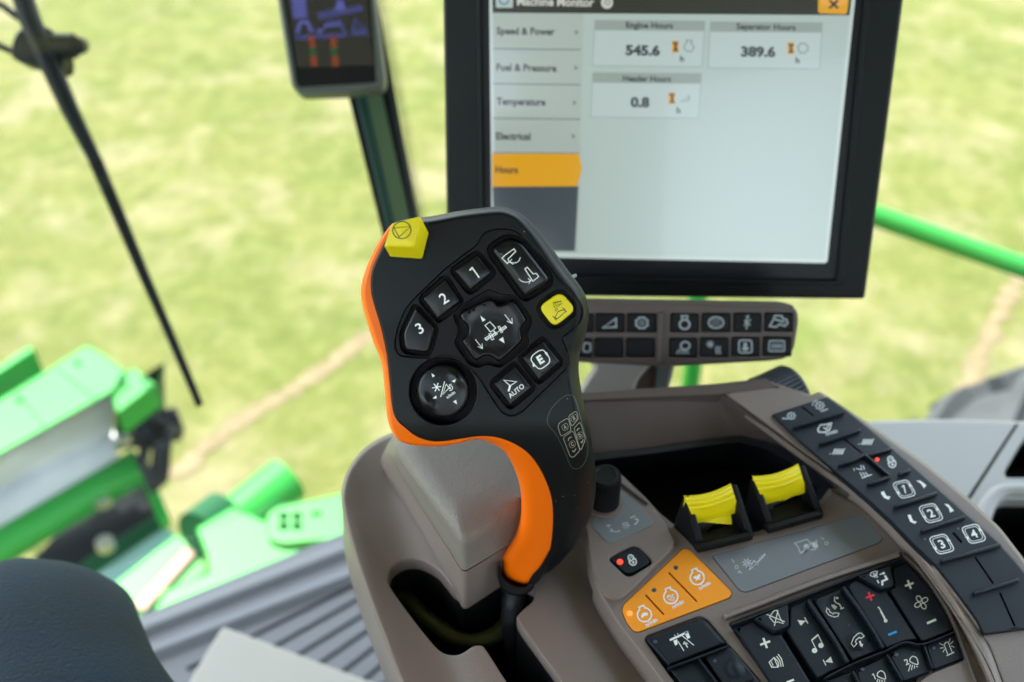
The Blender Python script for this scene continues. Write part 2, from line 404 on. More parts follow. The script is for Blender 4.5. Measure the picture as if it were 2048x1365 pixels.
a = [PL(1.27)(*p) for p in CL((445, 322), (597, 222))]; b = [PL(.85)(*p) for p in CL((440, 470), (606, 450))]
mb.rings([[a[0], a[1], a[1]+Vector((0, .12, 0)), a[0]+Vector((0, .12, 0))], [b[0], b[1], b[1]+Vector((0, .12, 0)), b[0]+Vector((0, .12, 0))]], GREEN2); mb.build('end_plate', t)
mb = MB(); a = [PL(1.26)(*p) for p in CL((-260, 640), (0, 486), (442, 238))]; b = [PL(1.02)(*p) for p in CL((-260, 800), (0, 650), (425, 440))]
dn = Vector((0, 0, -.02)); mb.rings([a, b, [p+dn for p in b], [p+dn for p in a]], LGREY, closed=False); mb.build('belt', t)
def rod(parent, name, pts, z, r, m, n=20): 
    mb = MB(); mb.tube([PL(z)(x, y, 0) for x, y in pts], r, m, n); return mb.build(name, parent)
rod(t, 'roller', CL((-260, 850), (0, 690), (415, 452)), 1.0, .075, LGREY, 28)
rod(t, 'roller_shaft', CL((395, 462), (500, 395)), 1.02, .032, mat('bare_steel', (.75, .73, .70), .28, .5, metal=.6))
rod(t, 'cross_tube', CL((-260, 1005), (0, 832), (540, 520)), .95, .055, GREEN, 28)
mb = MB(); slab(mb, CL((-260, 1050), (0, 872), (548, 562), (560, 600), (210, 800), (0, 930)), .86, .01, GREEN, 2); mb.build('lower_rail', t)
mb = MB(); slab(mb, CL((60, 960), (210, 800), (560, 590), (625, 740), (330, 930)), .74, .03, mat('trough_black', (.012, .013, .014), .9, .1), 2); mb.build('dark_trough', t)
mb = MB(); slab(mb, CL((540, 570), (590, 555), (655, 720), (625, 760)), .9, .05, GREEN, 2); mb.build('side_strut', t)
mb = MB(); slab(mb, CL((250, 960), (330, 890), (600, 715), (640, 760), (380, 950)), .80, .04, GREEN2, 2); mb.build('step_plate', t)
mb = MB(); slab(mb, CL((330, 970), (390, 935), (640, 765), (685, 790), (440, 985)), .86, .04, mat('pale_teal_strip', (.14, .27, .22), .35), 2); mb.build('wear_strip', t)
for x, y in CL((400, 676), (413, 843), (438, 250)):
    mb = MB(); c = PL(.93)(x, y, 0); mb.tube([c, c+Vector((0, 0, .03))], .028, STEEL, 10); mb.build('bolt', t)
mb = MB()
for pts in (CL((560, 400), (620, 380), (675, 375), (672, 430), (630, 520), (590, 570)), CL((530, 440), (570, 430), (625, 445), (632, 490), (600, 545)), CL((540, 380), (560, 430), (540, 470), (560, 540), (590, 600))):
    P = smooth(pts, 5, closed=False); mb.tube([PL(1.05)(x, y, 0)+Vector((0, 0, .05*math.sin(i*.5))) for i, (x, y) in enumerate(P)], .018, HOSE, 8)
mb.build('hydraulic_hose', t)
mb = MB(); c = PL(1.0)(*CL((560, 395))[0], 0); mb.tube([c, c+MR*.12], .05, HOSE, 14); mb.build('coupler', t)
for pts in (CL((60, 236), (210, 418)), CL((210, 140), (380, 275))):      # joints in the top cover
    mb = MB(); mb.line(PL(1.35), pts, 2.2, GREEN2, .003); mb.build('cover_joint', t)
for x, y in CL((75, 272), (300, 130), (470, 190), (560, 195)):
    mb = MB(); c = PL(1.35)(x, y, 0); mb.tube([c, c+Vector((0, 0, .008))], .010, GREEN2, 8); mb.build('bolt', t)
for k in range(5):
    x0, y0 = CL((150+k*95, 870-k*52))[0]; mb = MB(); mb.line(PL(.87), [(x0, y0), (x0-8, y0-16)], 4, GREEN2, 0); mb.build('rail_rib', t)
# ---- feeder platform, nearer and lower left
t = thing('feeder_house', 'pale sunlit green feeder housing with round drum and drilled plate, beyond the floor edge', 'feeder house', tuple(PL(1.2)(420, 1090, 0)))
mb = MB(); slab(mb, CL((440, 985), (685, 790), (790, 870), (800, 935), (570, 1100), (500, 1120)), 1.42, .05, GREEN, 2); mb.build('deck_panel', t)
mb = MB(); slab(mb, CL((510, 1070), (720, 840), (760, 865), (560, 1090)), 1.435, .01, BROWNP, 1); mb.build('worn_patch', t)
mb = MB(); slab(mb, CL((760, 770), (900, 688), (1040, 748), (1050, 800), (1320, 720), (1330, 850), (820, 1050), (560, 1150), (640, 1010), (810, 940), (800, 870)), 1.58, .05, GREEN, 4); mb.build('top_panel', t)
mb = MB(); Mq = PL(1.70)
hl = [(ell(x, y, 11, 9, 12), .012, GREEN2) for x, y in CL((1100, 722), (1152, 722), (1100, 760), (1152, 760))]
hl.append((rnd(CL((1208, 706), (1245, 700), (1245, 720), (1208, 724)), 3), .012, BROWNP))
mb.plate(Mq, rnd(CL((1030, 760), (1035, 715), (1075, 685), (1400, 620), (1400, 800), (1100, 830), (1040, 810)), 8), 0, -.03, GREEN, 3, .006, holes=hl); mb.build('drilled_bracket', t)
mb = MB(); c1 = PL(1.42)(464, 1052, 0); c2 = PL(1.42)(573, 962, 0); mb.tube([c1, c2], .066, GREEN, 40); mb.build('drum', t)
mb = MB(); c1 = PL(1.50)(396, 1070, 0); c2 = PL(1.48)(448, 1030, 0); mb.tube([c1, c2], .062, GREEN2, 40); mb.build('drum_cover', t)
# ---- handrail right of the monitor
mb = MB(); P = [(1500, 345), (1750, 432), (2048, 536), (2300, 624)]
pts = [at(x, y, 1.9) for x, y in smooth(P, 5, closed=False)]
mb.tube(pts, .0205, GREEN, 20)
t = thing('handrail', 'bright green painted handrail outside the window, right of the large display', 'handrail', tuple(at(1800, 450, 1.9)-Vector((0, 0, .9))))
mb.build('top_rail', t)
mb = MB(); pb = at(1385, 740, 2.0); mb.tube([pb+Vector((-.02, .1, .62)), pb, pb-Vector((-.01, 0, .8))], .018, GREEN, 16); mb.build('rail_post', t)
# ---- front tyre
TY = mat('dusty_tyre_rubber', (.055, .057, .060), .9, .12, bump=.3, bscale=60, var=.2, vscale=4)
def tyre():
    rad = .86; wd = .62; c = at(1985, 816, 2.6)-(MF*.66+UP*.75)*rad+MR*.16
    t = thing('front_tyre', 'dusty grey tractor tyre top with lugs, outside the right window above the grey side console', 'tyre', (c.x, c.y, .03))
    mb = MB(); n = 72; prof = [(-wd/2, rad*.62), (-wd/2-.03, rad*.78), (-wd/2, rad*.93), (-wd*.3, rad*.985), (0, rad), (wd*.3, rad*.985), (wd/2, rad*.93), (wd/2+.03, rad*.78), (wd/2, rad*.62)]
    rg = [[c+MR*u+MF*math.cos(a)*r+UP*math.sin(a)*r for a in [2*math.pi*k/n for k in range(n)]] for u, r in prof]
    mb.rings(rg, TY); mb.build('carcass', t)
    mb = MB(); m = 22
    for k in range(m):
        for sgn in (-1, 1):
            a0 = 2*math.pi*(k+(.5 if sgn > 0 else 0))/m; L_ = []
            for j in range(5):
                f = j/4; u = sgn*(.0+f*wd*.5); a = a0+f*.16; r = rad*(1-.06*f*f)
                L_.append([(c+MR*u+MF*math.cos(a+d)*(r+e)+UP*math.sin(a+d)*(r+e)) for d, e in ((-.035, -.02), (-.028, .045), (.028, .045), (.035, -.02))])
            Rr = mb.rings(L_, TY); mb.face(Rr[0], TY); mb.face(Rr[-1][::-1], TY)
    mb.build('tread_lugs', t)
    mb = MB(); mb.tube([c-MR*.15, c+MR*.15], rad*.63, mat('yellow_rim', (.6, .42, .02), .4), 40); mb.build('rim', t)
tyre()
# ---- windscreen wiper outside the glass
WIP = mat('wiper_black', (.006, .008, .0065), .5, .22)
t = thing('windscreen_wiper', 'black windscreen wiper slanting down the window at far left', 'wiper', tuple(at(100, 110, 1.22)))
mb = MB(); T_ = lambda y: 1.20+.06*(y-100)/700
P = [(28, -60), (60, 40), (100, 130), (140, 220), (190, 320)]
mb.tube([at(x, y, T_(y)) for x, y in P], [.0125, .0125, .012, .0105, .008], WIP, 14); mb.build('wiper_arm', t)
mb = MB(); P = [(190, 320), (235, 425), (290, 555), (345, 680), (400, 812)]
mb.tube([at(x, y, T_(y)) for x, y in P], [.0085, .0078, .0066, .0055, .0050], WIP, 10, flat=.8)
P = [(172, 300), (240, 450), (300, 590), (396, 810)]
mb.tube([at(x, y, T_(y)+.012) for x, y in P], [.003]*4, DEEP, 6); mb.build('wiper_blade', t)
mb = MB(); mb.plate(Flat(at(100, 100, 1.215), -CF), smooth([(40, 60), (95, 55), (120, 90), (125, 135), (95, 140), (60, 130), (30, 120), (22, 100)], 3), .014, -.02, WIP, 3, .003)
mb.tube([at(90, 95, 1.21), at(150, 92, 1.21)], [.017, .015], WIP, 14); mb.tube([at(150, 92, 1.20), at(160, 92, 1.24)], .011, WIP, 14)
mb.build('bracket', t)
for P in ([(-40, -5), (5, 12), (40, 38)], [(-40, 70), (5, 95), (45, 112)]):
    mb = MB(); mb.tube([at(x, y, 1.23) for x, y in P], .0045, WIP, 8); mb.build('link_rod', t)
# ================================================================== CAB SHELL
FLOORZ = CAM.z-1.27; ROOFZ = CAM.z+.42
FG = mat('grey_floor_mat', (.130, .132, .139), .55, .5, bump=.2, bscale=900, var=.04)
FGR = mat('dark_floor_groove', (.05, .052, .058), .6, .3)
CABIN = mat('cab_lining', (.36, .34, .32), .7, .3, bump=.3, bscale=700)
FP = level(FLOORZ)
def w2(a, b, z): return Vector((0, 0, z))+MR*a+MF*b           # a right, b forward of the camera in machine directions
fe = [FP(x, y, 0) for x, y in ((230, 1252), (560, 1118), (1000, 935))]      # front edge of the floor as seen
dirx = (fe[2]-fe[0]).normalized()
# floor: one raised mat with grooves that fan out under the console
mb = MB()
gro = []
for (x0, y0, x1, y1) in ((508, 1272, 714, 1168), (556, 1290, 722, 1196), (604, 1306, 734, 1226), (650, 1321, 748, 1253), (694, 1338, 762, 1285), (738, 1352, 778, 1318), (640, 1440, 800, 1352), (690, 1470, 860, 1372)):
    d = Vector((x1-x0, y1-y0)).normalized(); a = Vector((x0, y0))-d*150; b = Vector((x1, y1))+d*160; n = Vector((-d.y, d.x))*4.6
    gro.append([tuple(a-n), tuple(b-n), tuple(b+n), tuple(a+n)])
out = [tuple(p) for p in ((-260, 1462), (230, 1252), (560, 1118), (1000, 935), (1250, 850), (1700, 1000), (2600, 1900), (-400, 1900))]
mb.plate(FP, out, 0, -.05, FG, 2, .004, holes=[(g_, .008, FGR, .8) for g_ in gro])
f = mb.build('floor', kind='structure')
mb = MB()      # soft swells of the mat near its front edge
for k, (y0, hgt) in enumerate(((26, .010), (70, .012))):
    A = [(-250+i*70, 0) for i in range(16)]; rows = []
    for s in range(-8, 9):
        row = []
        for i in range(20):
            x = -250+i*62; yb = 1252-(x-230)*.392+y0+ (10 if k else 0); row.append(FP(x, yb+s*2.8, .0015+hgt*math.cos(s/8*math.pi/2)**2))
        rows.append(row)
    mb.rings(rows, FG, closed=False)
mb.build('floor_ridges', kind='structure')
t = thing('harvester_cab', 'cab shell around the driver with dark window posts, roof and large glass panes', 'cab', tuple(w2(0, 0, FLOORZ-.3)))
mb = MB(); mb.box(w2(.05, .43, ROOFZ+.05), 1.9, 3.04, .10, CABIN, (MR, MF, UP), .02); mb.build('roof', t)  # out of view; front overhang lengthened to keep the sun off the floor
for a_, w_ in ((-.67, .46), (.56, .88)):
    mb = MB(); mb.box(w2(a_, -1.05, FLOORZ+1.235), w_, .06, .63, CABIN, (MR, MF, UP), .01); mb.build('rear_wall', t)
mb = MB(); mb.box(w2(.05, -1.05, FLOORZ+.46), 1.9, .06, .92, CABIN, (MR, MF, UP), .01); mb.build('rear_wall', t)
mb = MB(); mb.box(w2(.05, -1.05, ROOFZ-.07), 1.9, .06, .14, CABIN, (MR, MF, UP), .01); mb.build('rear_header_panel', t)
mb = MB(); mb.box(w2(.05, -.05, FLOORZ-.16), 1.9, 2.0, .2, BLACK, (MR, MF, UP), .02); mb.build('underframe', t)
for s in (-.87, .97):
    mb = MB(); mb.box(w2(s, -.55, (ROOFZ+FLOORZ)/2), .05, .08, ROOFZ-FLOORZ, BLACK, (MR, MF, UP), .01); mb.build('rear_post', t)
# the front right post behind the small display: dark edges, green reflections put in as a pale band, dotted frit on the glass beside it
FR1 = Flat(at(740, 320, 1.10), -CF); GL = mat('post_reflection_green', (.055, .09, .038), .4); 
def band(mb, xa0, ya0, xb0, yb0, xa1, ya1, xb1, yb1, m, h0, h1):
    q = 340/720; mb.plate(FR1, [(xa0, ya0), (xb0, yb0), (xb1+(xb1-xb0)*q, yb1+340), (xa1+(xa1-xa0)*q, ya1+340)], h0, h1, m, 2, .002)
mb = MB(); band(mb, 610, -160, 712, -160, 787, 560, 859, 560, BLACK, .0, -.05); mb.build('front_post', t)
mb = MB(); band(mb, 654, -160, 684, -160, 812, 560, 848, 560, GL, .003, -.01); mb.build('post_reflection_band', t)
mb = MB(); band(mb, 630, -160, 655, -160, 797, 560, 814, 560, mat('deep_green_gasket', (.006, .035, .022), .35), .004, -.01); mb.build('post_gasket', t)
FR2 = Flat(at(790, 320, 1.10), -CF)
mb = MB(); HX = mat('ceramic_frit', (.01, .012, .012), .5)
mb.plate(FR2, [(712, -160), (727, -160), (858, 560), (850, 560)], .0005, -.002, HX, .5, .0002)
for j in range(150):
    y = -150+j*5.0
    for i in range(4):
        x = 730+(y+160)/720*133 + i*5+(2.5 if j % 2 else 0); mb.fill(FR2, ell(x, y, 2.1-i*.4, n=6), HX, .0004)
mb.build('frit_dots', t, kind='stuff')
# glass panes: clear, faintly reflecting
gm = bpy.data.materials.new('window_glass'); gm.use_nodes = True; nt = gm.node_tree; nt.nodes.clear()
tr = nt.nodes.new('ShaderNodeBsdfTransparent'); tr.inputs[0].default_value = (.94, .97, .95, 1)
gl = nt.nodes.new('ShaderNodeBsdfGlossy'); gl.inputs['Roughness'].default_value = .02
lw_ = nt.nodes.new('ShaderNodeLayerWeight'); pw = nt.nodes.new('ShaderNodeMath'); pw.operation = 'POWER'; pw.inputs[1].default_value = 5
fr = nt.nodes.new('ShaderNodeMath'); fr.operation = 'MULTIPLY_ADD'; fr.inputs[1].default_value = .6; fr.inputs[2].default_value = .02
nt.links.new(lw_.outputs['Facing'], pw.inputs[0]); nt.links.new(pw.outputs[0], fr.inputs[0]); mx = nt.nodes.new('ShaderNodeMixShader'); oo = nt.nodes.new('ShaderNodeOutputMaterial')
nt.links.new(fr.outputs[0], mx.inputs[0]); nt.links.new(tr.outputs[0], mx.inputs[1]); nt.links.new(gl.outputs[0], mx.inputs[2]); nt.links.new(mx.outputs[0], oo.inputs[0])
zc = (ROOFZ+FLOORZ)/2; hh = ROOFZ-FLOORZ-.02
mb = MB(); cols = []
for i in range(15):      # curved windscreen
    a = -.87+1.84*i/14; b = 1.16-.14*((i-7)/7)**2; cols.append([w2(a, b, FLOORZ-.02), w2(a, b-.0, ROOFZ), w2(a, b+.006, ROOFZ), w2(a, b+.006, FLOORZ-.02)])
mb.rings(cols, gm); mb.build('windscreen', t)
mb = MB(); mb.box(w2(-.16, -1.05, (FLOORZ+.92+ROOFZ-.14)/2), .56, .006, ROOFZ-FLOORZ-1.06, gm, (MR, MF, UP)); mb.build('added_rear_window', t)  # unseen pane, added and placed so the large display reflects the sky
for s in (-.88, .98):
    mb = MB(); mb.box(w2(s, .26, zc), .006, 1.5, hh, gm, (MR, MF, UP)); mb.build('side_window', t)
# ---- grey side console by the right window
SIDE = mat('pale_grey_side_plastic', (.31, .30, .275), .45, .5, bump=.3, bscale=1200, var=.03)
t = thing('side_console', 'pale grey side console with tray recesses under the right window, right of the armrest', 'side console', tuple(level(2.72)(1950, 1000, 0)-Vector((0, 0, .55))))
SC = level(2.74)
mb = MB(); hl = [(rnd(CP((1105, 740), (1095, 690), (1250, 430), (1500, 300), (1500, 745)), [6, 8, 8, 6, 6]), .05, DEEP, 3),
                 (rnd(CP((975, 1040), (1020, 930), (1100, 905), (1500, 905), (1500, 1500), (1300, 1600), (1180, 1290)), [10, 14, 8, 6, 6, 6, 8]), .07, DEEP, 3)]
seam = [(x, y) for x, y in CP((1178, 332), (1208, 330), (838, 905), (812, 890))]
hl.append((seam, .006, DEEP, .6))
mb.plate(SC, CP((60, 312), (700, 300), (1500, 326), (1700, 1700), (900, 1700), (500, 1100), (0, 600)), 0, -.25, SIDE, 5, .004, holes=hl); mb.build('console_top', t)
mb = MB(); P = smooth(CP((925, 1060), (960, 960), (1010, 890), (1090, 845), (1250, 838), (1500, 836)), 5, closed=False)
mb.tube([SC(x, y, 0) for x, y in P], .007, SIDE, 12, flat=.8); mb.build('cup_holder_rim', t)
# ---- board on the floor
t = thing('board', 'pale grey board lying across the ribbed floor mat, corner pointing up', 'board', tuple(level(FLOORZ)(560, 1340, 0)))
BD = mat('pale_board', (.43, .395, .34), .7, .3, bump=.2, bscale=300, var=.03)
mb = MB(); BP = level(FLOORZ+.22)
mb.plate(BP, rnd([(446, 1254), (760, 1372), (1010, 1466), (840, 1900), (150, 1800), (392, 1342)], 8), 0, -.02, BD, 2, .003); mb.build('top_sheet', t)
mb = MB(); q = [(452, 1266), (750, 1380), (700, 1600), (350, 1500)]; lo = level(FLOORZ+.002)
mb.rings([[BP(x, y, -.02) for x, y in q], [Vector((BP(x, y, 0).x, BP(x, y, 0).y, FLOORZ+.002)) for x, y in q]], BD); mb.build('side_walls', t)
# ---- driver: only the right leg reaches the picture
TR = mat('navy_work_trousers', (.012, .025, .039), .88, .25, bump=.9, bscale=330, btype='cloth', var=.30, vscale=14, dust=.25)
def leg():
    Kp = at(50, 1362, .70); Hp = Kp-MF*.50+Vector((0, 0, -.02)); An = Kp+MF*.05+Vector((0, 0, -.46)); 
    path = [Hp-MF*.10+MR*-.03, Hp, Kp-MF*.30, Kp-MF*.15, Kp-MF*.05, Kp+MF*.035-UP*.02, Kp+MF*.055-UP*.09, Kp+MF*.05-UP*.20, Kp+MF*.06-UP*.33, Kp+MF*.08-UP*.47, Kp+MF*.09-UP*.575]
    rr = [.140, .140, .132, .110, .086, .076, .077, .074, .068, .064, .066]
    P = []; S = []
    for i in range(len(path)-1):
        for j in range(5):
            s = j/5; p0, p1, p2, p3 = path[max(i-1, 0)], path[i], path[i+1], path[min(i+2, len(path)-1)]
            P.append(.5*((2*p1)+(-p0+p2)*s+(2*p0-5*p1+4*p2-p3)*s*s+(-p0+3*p1-3*p2+p3)*s**3)); S.append(rr[i]*(1-s)+rr[i+1]*s)
    mb = MB(); n = 40; rg = []
    for i, p in enumerate(P):
        t_ = (P[min(i+1, len(P)-1)]-P[max(i-1, 0)]).normalized(); sd_ = MR.copy(); sd_ = (sd_-t_*sd_.dot(t_)).normalized(); q = t_.cross(sd_)
        ring = []
        for k in range(n):
            a = 2*math.pi*k/n; fold = .0022*math.sin(5*a+i*.11)+.0010*math.sin(9*a-i*.13)
            if 20 < i < 34: fold += .003*math.sin(i*.55+math.sin(a)*2)*max(0, math.cos(a))**2*.6
            ring.append(p+(sd_*math.cos(a)*1.02+q*math.sin(a)*.97)*(S[i]+fold))
        rg.append(ring)
    R_ = mb.rings(rg, TR); mb.face(R_[0][::-1], TR); mb.face(R_[-1], TR)
    t = thing('person', 'seated driver, only a bent knee in dark navy work trousers showing at lower left', 'person', (An.x, An.y, FLOORZ))
    o = mb.build('body', t, sharp=80, subd=1)
    # boot under the trouser hem
    mb = MB(); BT = mat('black_boot_leather', (.02, .018, .016), .5, .5, bump=.3, bscale=500)
    heel = Vector((P[-1].x, P[-1].y, FLOORZ)); rg = []
    for f_, wd, hg in ((-.09, .030, .06), (-.07, .042, .11), (-.02, .045, .14), (.04, .046, .12), (.10, .050, .075), (.15, .050, .055), (.185, .040, .045), (.20, .02, .03)):
        rg.append([heel+MF*f_+MR*wd*math.cos(a)+UP*(hg/2+hg/2*math.sin(a)+.002) for a in [2*math.pi*k/18 for k in range(18)]])
    R_ = mb.rings(rg, BT); mb.face(R_[0], BT); mb.face(R_[-1][::-1], BT); mb.build('boot', t)
leg()
# ================================================================== ARMREST CONSOLE
ZC = CAM.z-.50
MP = level(ZC)
def ss(x): x = max(0, min(1, x)); return x*x*(3-2*x)
con = thing('armrest_console', 'taupe armrest console with black, orange and grey keypads, filling the lower right', 'armrest console', tuple(MP(1400, 1200, 0)-Vector((0, 0, .12))))
# ---- housing around the lever, with the dark slot
opening = smooth(C2((308, 820), (325, 765), (385, 722), (470, 716), (575, 770), (705, 900), (900, 800), (1060, 850), (1085, 880), (1075, 930), (1010, 990), (997, 1040), (1120, 1215), (1250, 1400), (1400, 1700), (1150, 1700), (1000, 1450), (930, 1350), (835, 1200), (805, 1168), (760, 1170), (700, 1208), (650, 1218), (590, 1200), (530, 1140), (420, 1000), (325, 865)), 3)
lobe = smooth([(683, 1010), (688, 960), (708, 920), (740, 888), (790, 864), (860, 852), (1000, 850), (1120, 880), (1210, 960), (1290, 1120), (1300, 1250), (1360, 1380), (1420, 1520), (1200, 1620), (940, 1620), (850, 1470), (800, 1362), (745, 1225), (704, 1105)], 5)
def lw(x, y):      # shallow dish: lower towards the slot, raised lip at the left rim, saddle on the right
    d = (x-(683+max(0, y-1010)*.33))
    v = .007*math.exp(-(max(0, d)/30)**2) - .006*math.exp(-((d-95)/50)**2)
    e = x-(1040+(y-1000)*.62)
    v += -.010*math.exp(-((e-40)/55)**2) + .006*ss((e-70)/60)
    return v
LM = level(ZC, lw)
mb = MB()
mb.plate(LM, resample(lobe, 14), -.014, -.034, TAUPE, lambda x, y: 9 if x < 900 else 4, .006, holes=[(resample(opening, 12), .12, DEEP, 4, TAUPE)], grid=16)
mb.build('lever_housing', con)
mb = MB()      # outer wall falling away on the driver's side
w0 = [(683, 1010), (704, 1105), (745, 1225), (800, 1362), (850, 1470), (940, 1620)]; w0 = [(740, 888), (708, 920), (688, 960)]+w0
sh = lambda pts, a, b: [(x-a*k, y+b*k) for (x, y), k in pts]
lv = []
for i in range(7):
    s = i/6; lv.append(([(x+2+s*2, y+s*78) for x, y in smooth(w0, 4, closed=False)], -.028-.075*s+.004*math.sin(s*3.1)))
mb.rings([[MP(x, y, h) for x, y in p] for p, h in lv], TAUPE, closed=False)
mb.build('side_wall', con)
mb = MB(); P = [(735, 1170), (800, 1190), (862, 1245), (930, 1283), (990, 1270), (1040, 1215)]
mb.tube([level(ZC-.055)(x, y, 0) for x, y in smooth(P, 5, closed=False)], .0055, mat('olive_cable', (.05, .06, .015), .45), 12); mb.build('cable', con)
# ---- grained hand rest block
def ring5(pts, r): return rnd(pts, r, 5)
base = [(756, 925), (928, 1222), (1052, 1140), (1120, 900), (800, 846)]
seam_ = [(771, 905), (927, 1147), (1050, 1072), (1110, 872), (805, 838)]
sm2 = [(772, 904), (927, 1143), (1050, 1069), (1110, 870), (805, 837)]
top5 = [(783, 893), (925, 1084), (1049, 1006), (1088, 868), (838, 838)]
topi = [(836, 884), (914, 1000), (1000, 950), (1040, 880), (880, 858)]
r5 = [22, 12, 12, 10, 14]
mb = MB(); mb.loft(MP, [(ring5(base, r5), -.020), (ring5(seam_, r5), .016)], TAUPE, captop=False); mb.build('hand_rest_base', con)
mb = MB()
def mixp(a, b, s): return [(p[0]*(1-s)+q[0]*s, p[1]*(1-s)+q[1]*s) for p, q in zip(a, b)]
rr = [30, 16, 14, 12, 20]
lv = [(ring5(sm2, r5), .0165), (inset(ring5(sm2, r5), -1.5), .0185)]
for s in (.25, .5, .75, .9): lv.append((ring5(mixp(sm2, top5, s), rr), .0185+.0245*s))
for s in (.15, .35, .6, .85, 1): lv.append((ring5(mixp(top5, topi, s), rr), .043+.0062*math.sin(s*math.pi/2)))
mb.loft(MP, lv, PAD); mb.build('hand_rest_pad', con, sharp=50)
# ---- main deck
deck = rnd([(1186, 1165), (1215, 1030), (1245, 960), (1330, 1035), (1400, 1092), (1520, 1062), (1640, 1002), (1660, 975), (1740, 1020), (1812, 1100), (1880, 1180), (1960, 1290), (2030, 1420), (2060, 1560), (1460, 1600), (1380, 1450), (1290, 1322), (1238, 1255), (1200, 1195)], [12, 10, 14, 6, 6, 6, 8, 8, 10, 10, 10, 10, 10, 8, 8, 10, 20, 20, 14])
clim = rnd(CE((55, 625), (1235, 192), (1262, 205), (1400, 340), (1520, 520), (1600, 680), (1665, 850), (1640, 880), (1400, 975), (1250, 1120), (1300, 1500), (600, 1500), (420, 1130), (300, 960), (150, 765)), [6, 4, 6, 20, 30, 30, 10, 10, 10, 10, 10, 10, 30, 30, 20])
padL = rnd(C4((320, 1025), (740, 868), (795, 885), (960, 1080), (1200, 1350), (1420, 1600), (1000, 1900), (700, 1560), (520, 1310)), [12, 10, 10, 10, 20, 10, 10, 10, 20])
orp = rnd(CO((170, 925), (880, 252), (925, 232), (995, 252), (1498, 760), (1508, 800), (1480, 845), (360, 1268), (290, 1258), (200, 1140), (150, 1010)), [30, 8, 8, 12, 6, 8, 8, 14, 10, 12, 20])
orp = [(x, y) for x, y in orp]
plateG = rnd([(1424, 1112), (1720, 1030), (1733, 1036), (1765, 1076), (1760, 1085), (1492, 1185), (1479, 1181)], [5, 5, 6, 6, 6, 8, 5])
mb = MB(); mb.plate(MP, deck, 0, -.05, TAUPE, 9, .005, holes=[(clim, .0035, DEEP, 3), (padL, .002, DEEP, 2), (inset(orp, -1.0), .0016, DEEP, 2), (inset(plateG, -1.2), .0007, BLACK, 1)], grid=40)
mb.build('deck', con)
mb = MB(); mb.plate(MP, plateG, -.0001, -.0006, GREYPLATE, .8, .0002)
GP = lambda *a: MP(*a); hm = .00006
for l in ([C4((985, 445))[0], C4((1003, 470))[0]],): mb.line(MP, l, 1.4, GREYMK, hm)
mb.line(MP, ell(*C4((1022, 503))[0], 3.3, n=14), 1.2, GREYMK, hm, closed=True)
mb.line(MP, C4((1035, 528), (1060, 550)), 1.6, GREYMK, hm); mb.line(MP, C4((1030, 548), (1050, 532)), 1.2, GREYMK, hm)
cx, cy = C4((1100, 472))[0]
for a in range(0, 180, 45): mb.line(MP, [(cx+10*math.cos(R(a+10)), cy+9*math.sin(R(a+10))), (cx-10*math.cos(R(a+10)), cy-9*math.sin(R(a+10)))], 2, GREYMK, hm)
mb.line(MP, C4((1115, 525), (1150, 455), (1180, 480)), 2.2, GREYMK, hm, closed=True)
mb.line(MP, C4((1150, 500), (1195, 450), (1235, 405)), 3, GREYMK, hm); mb.lines(MP, [C4((1190, 432), (1205, 452)), C4((1205, 418), (1222, 438))], 1.5, GREYMK, hm)
mb.line(MP, C4((1455, 325), (1550, 295), (1580, 330), (1500, 400), (1480, 350)), 1.6, GREYMK, hm, closed=True)
mb.fill(MP, ell(*C4((1545, 350))[0], 6, 5, 12), GREYMK, hm); mb.fill(MP, ell(*C4((1608, 335))[0], 6, 7, 12), GREYMK, hm)
mb.line(MP, C4((1560, 330), (1620, 305), (1632, 345), (1610, 372), (1560, 375), (1520, 400)), 1.8, GREYMK, hm)
mb.line(MP, C4((1515, 400), (1570, 372)), 2.2, GREYMK, hm); mb.line(MP, C4((1655, 278), (1675, 300)), 1.3, GREYMK, hm); mb.line(MP, ell(*C4((1693, 325))[0], 3.3, n=14), 1.2, GREYMK, hm, closed=True)
mb.build('grey_label_plate', con)
# trim bars round the climate keypad
def bar(mb, M, pts, wpx, h, m, b=None):
    P = [Vector(p) for p in pts]; L_, R2 = [], []
    for i, p in enumerate(P):
        t_ = (P[min(i+1, len(P)-1)]-P[max(i-1, 0)]).normalized(); n = Vector((-t_.y, t_.x))*wpx/2; L_.append(tuple(p+n)); R2.append(tuple(p-n))
    mb.plate(M, rnd(L_+R2[::-1], wpx*.3, 2), h, -.001, m, wpx*.3, h*.7, seg=3)
mb = MB(); bar(mb, MP, smooth(C4((930, 872), (1200, 772), (1500, 655), (1800, 548), (2130, 442), (2250, 405)), 3, closed=False), 13, .0045, TAUPE)
bar(mb, MP, smooth(CE((1225, 160), (1330, 250), (1440, 390), (1530, 530), (1600, 680), (1650, 820), (1700, 960), (1760, 1100)), 3, closed=False), 7, .004, TAUPE2)
bar(mb, MP, smooth([(1700, 984), (1735, 1010), (1812, 1090), (1885, 1185), (1945, 1280), (1990, 1380), (2010, 1450)], 3, closed=False), 12, .009, TAUPE)
mb.build('trim_bar', con)
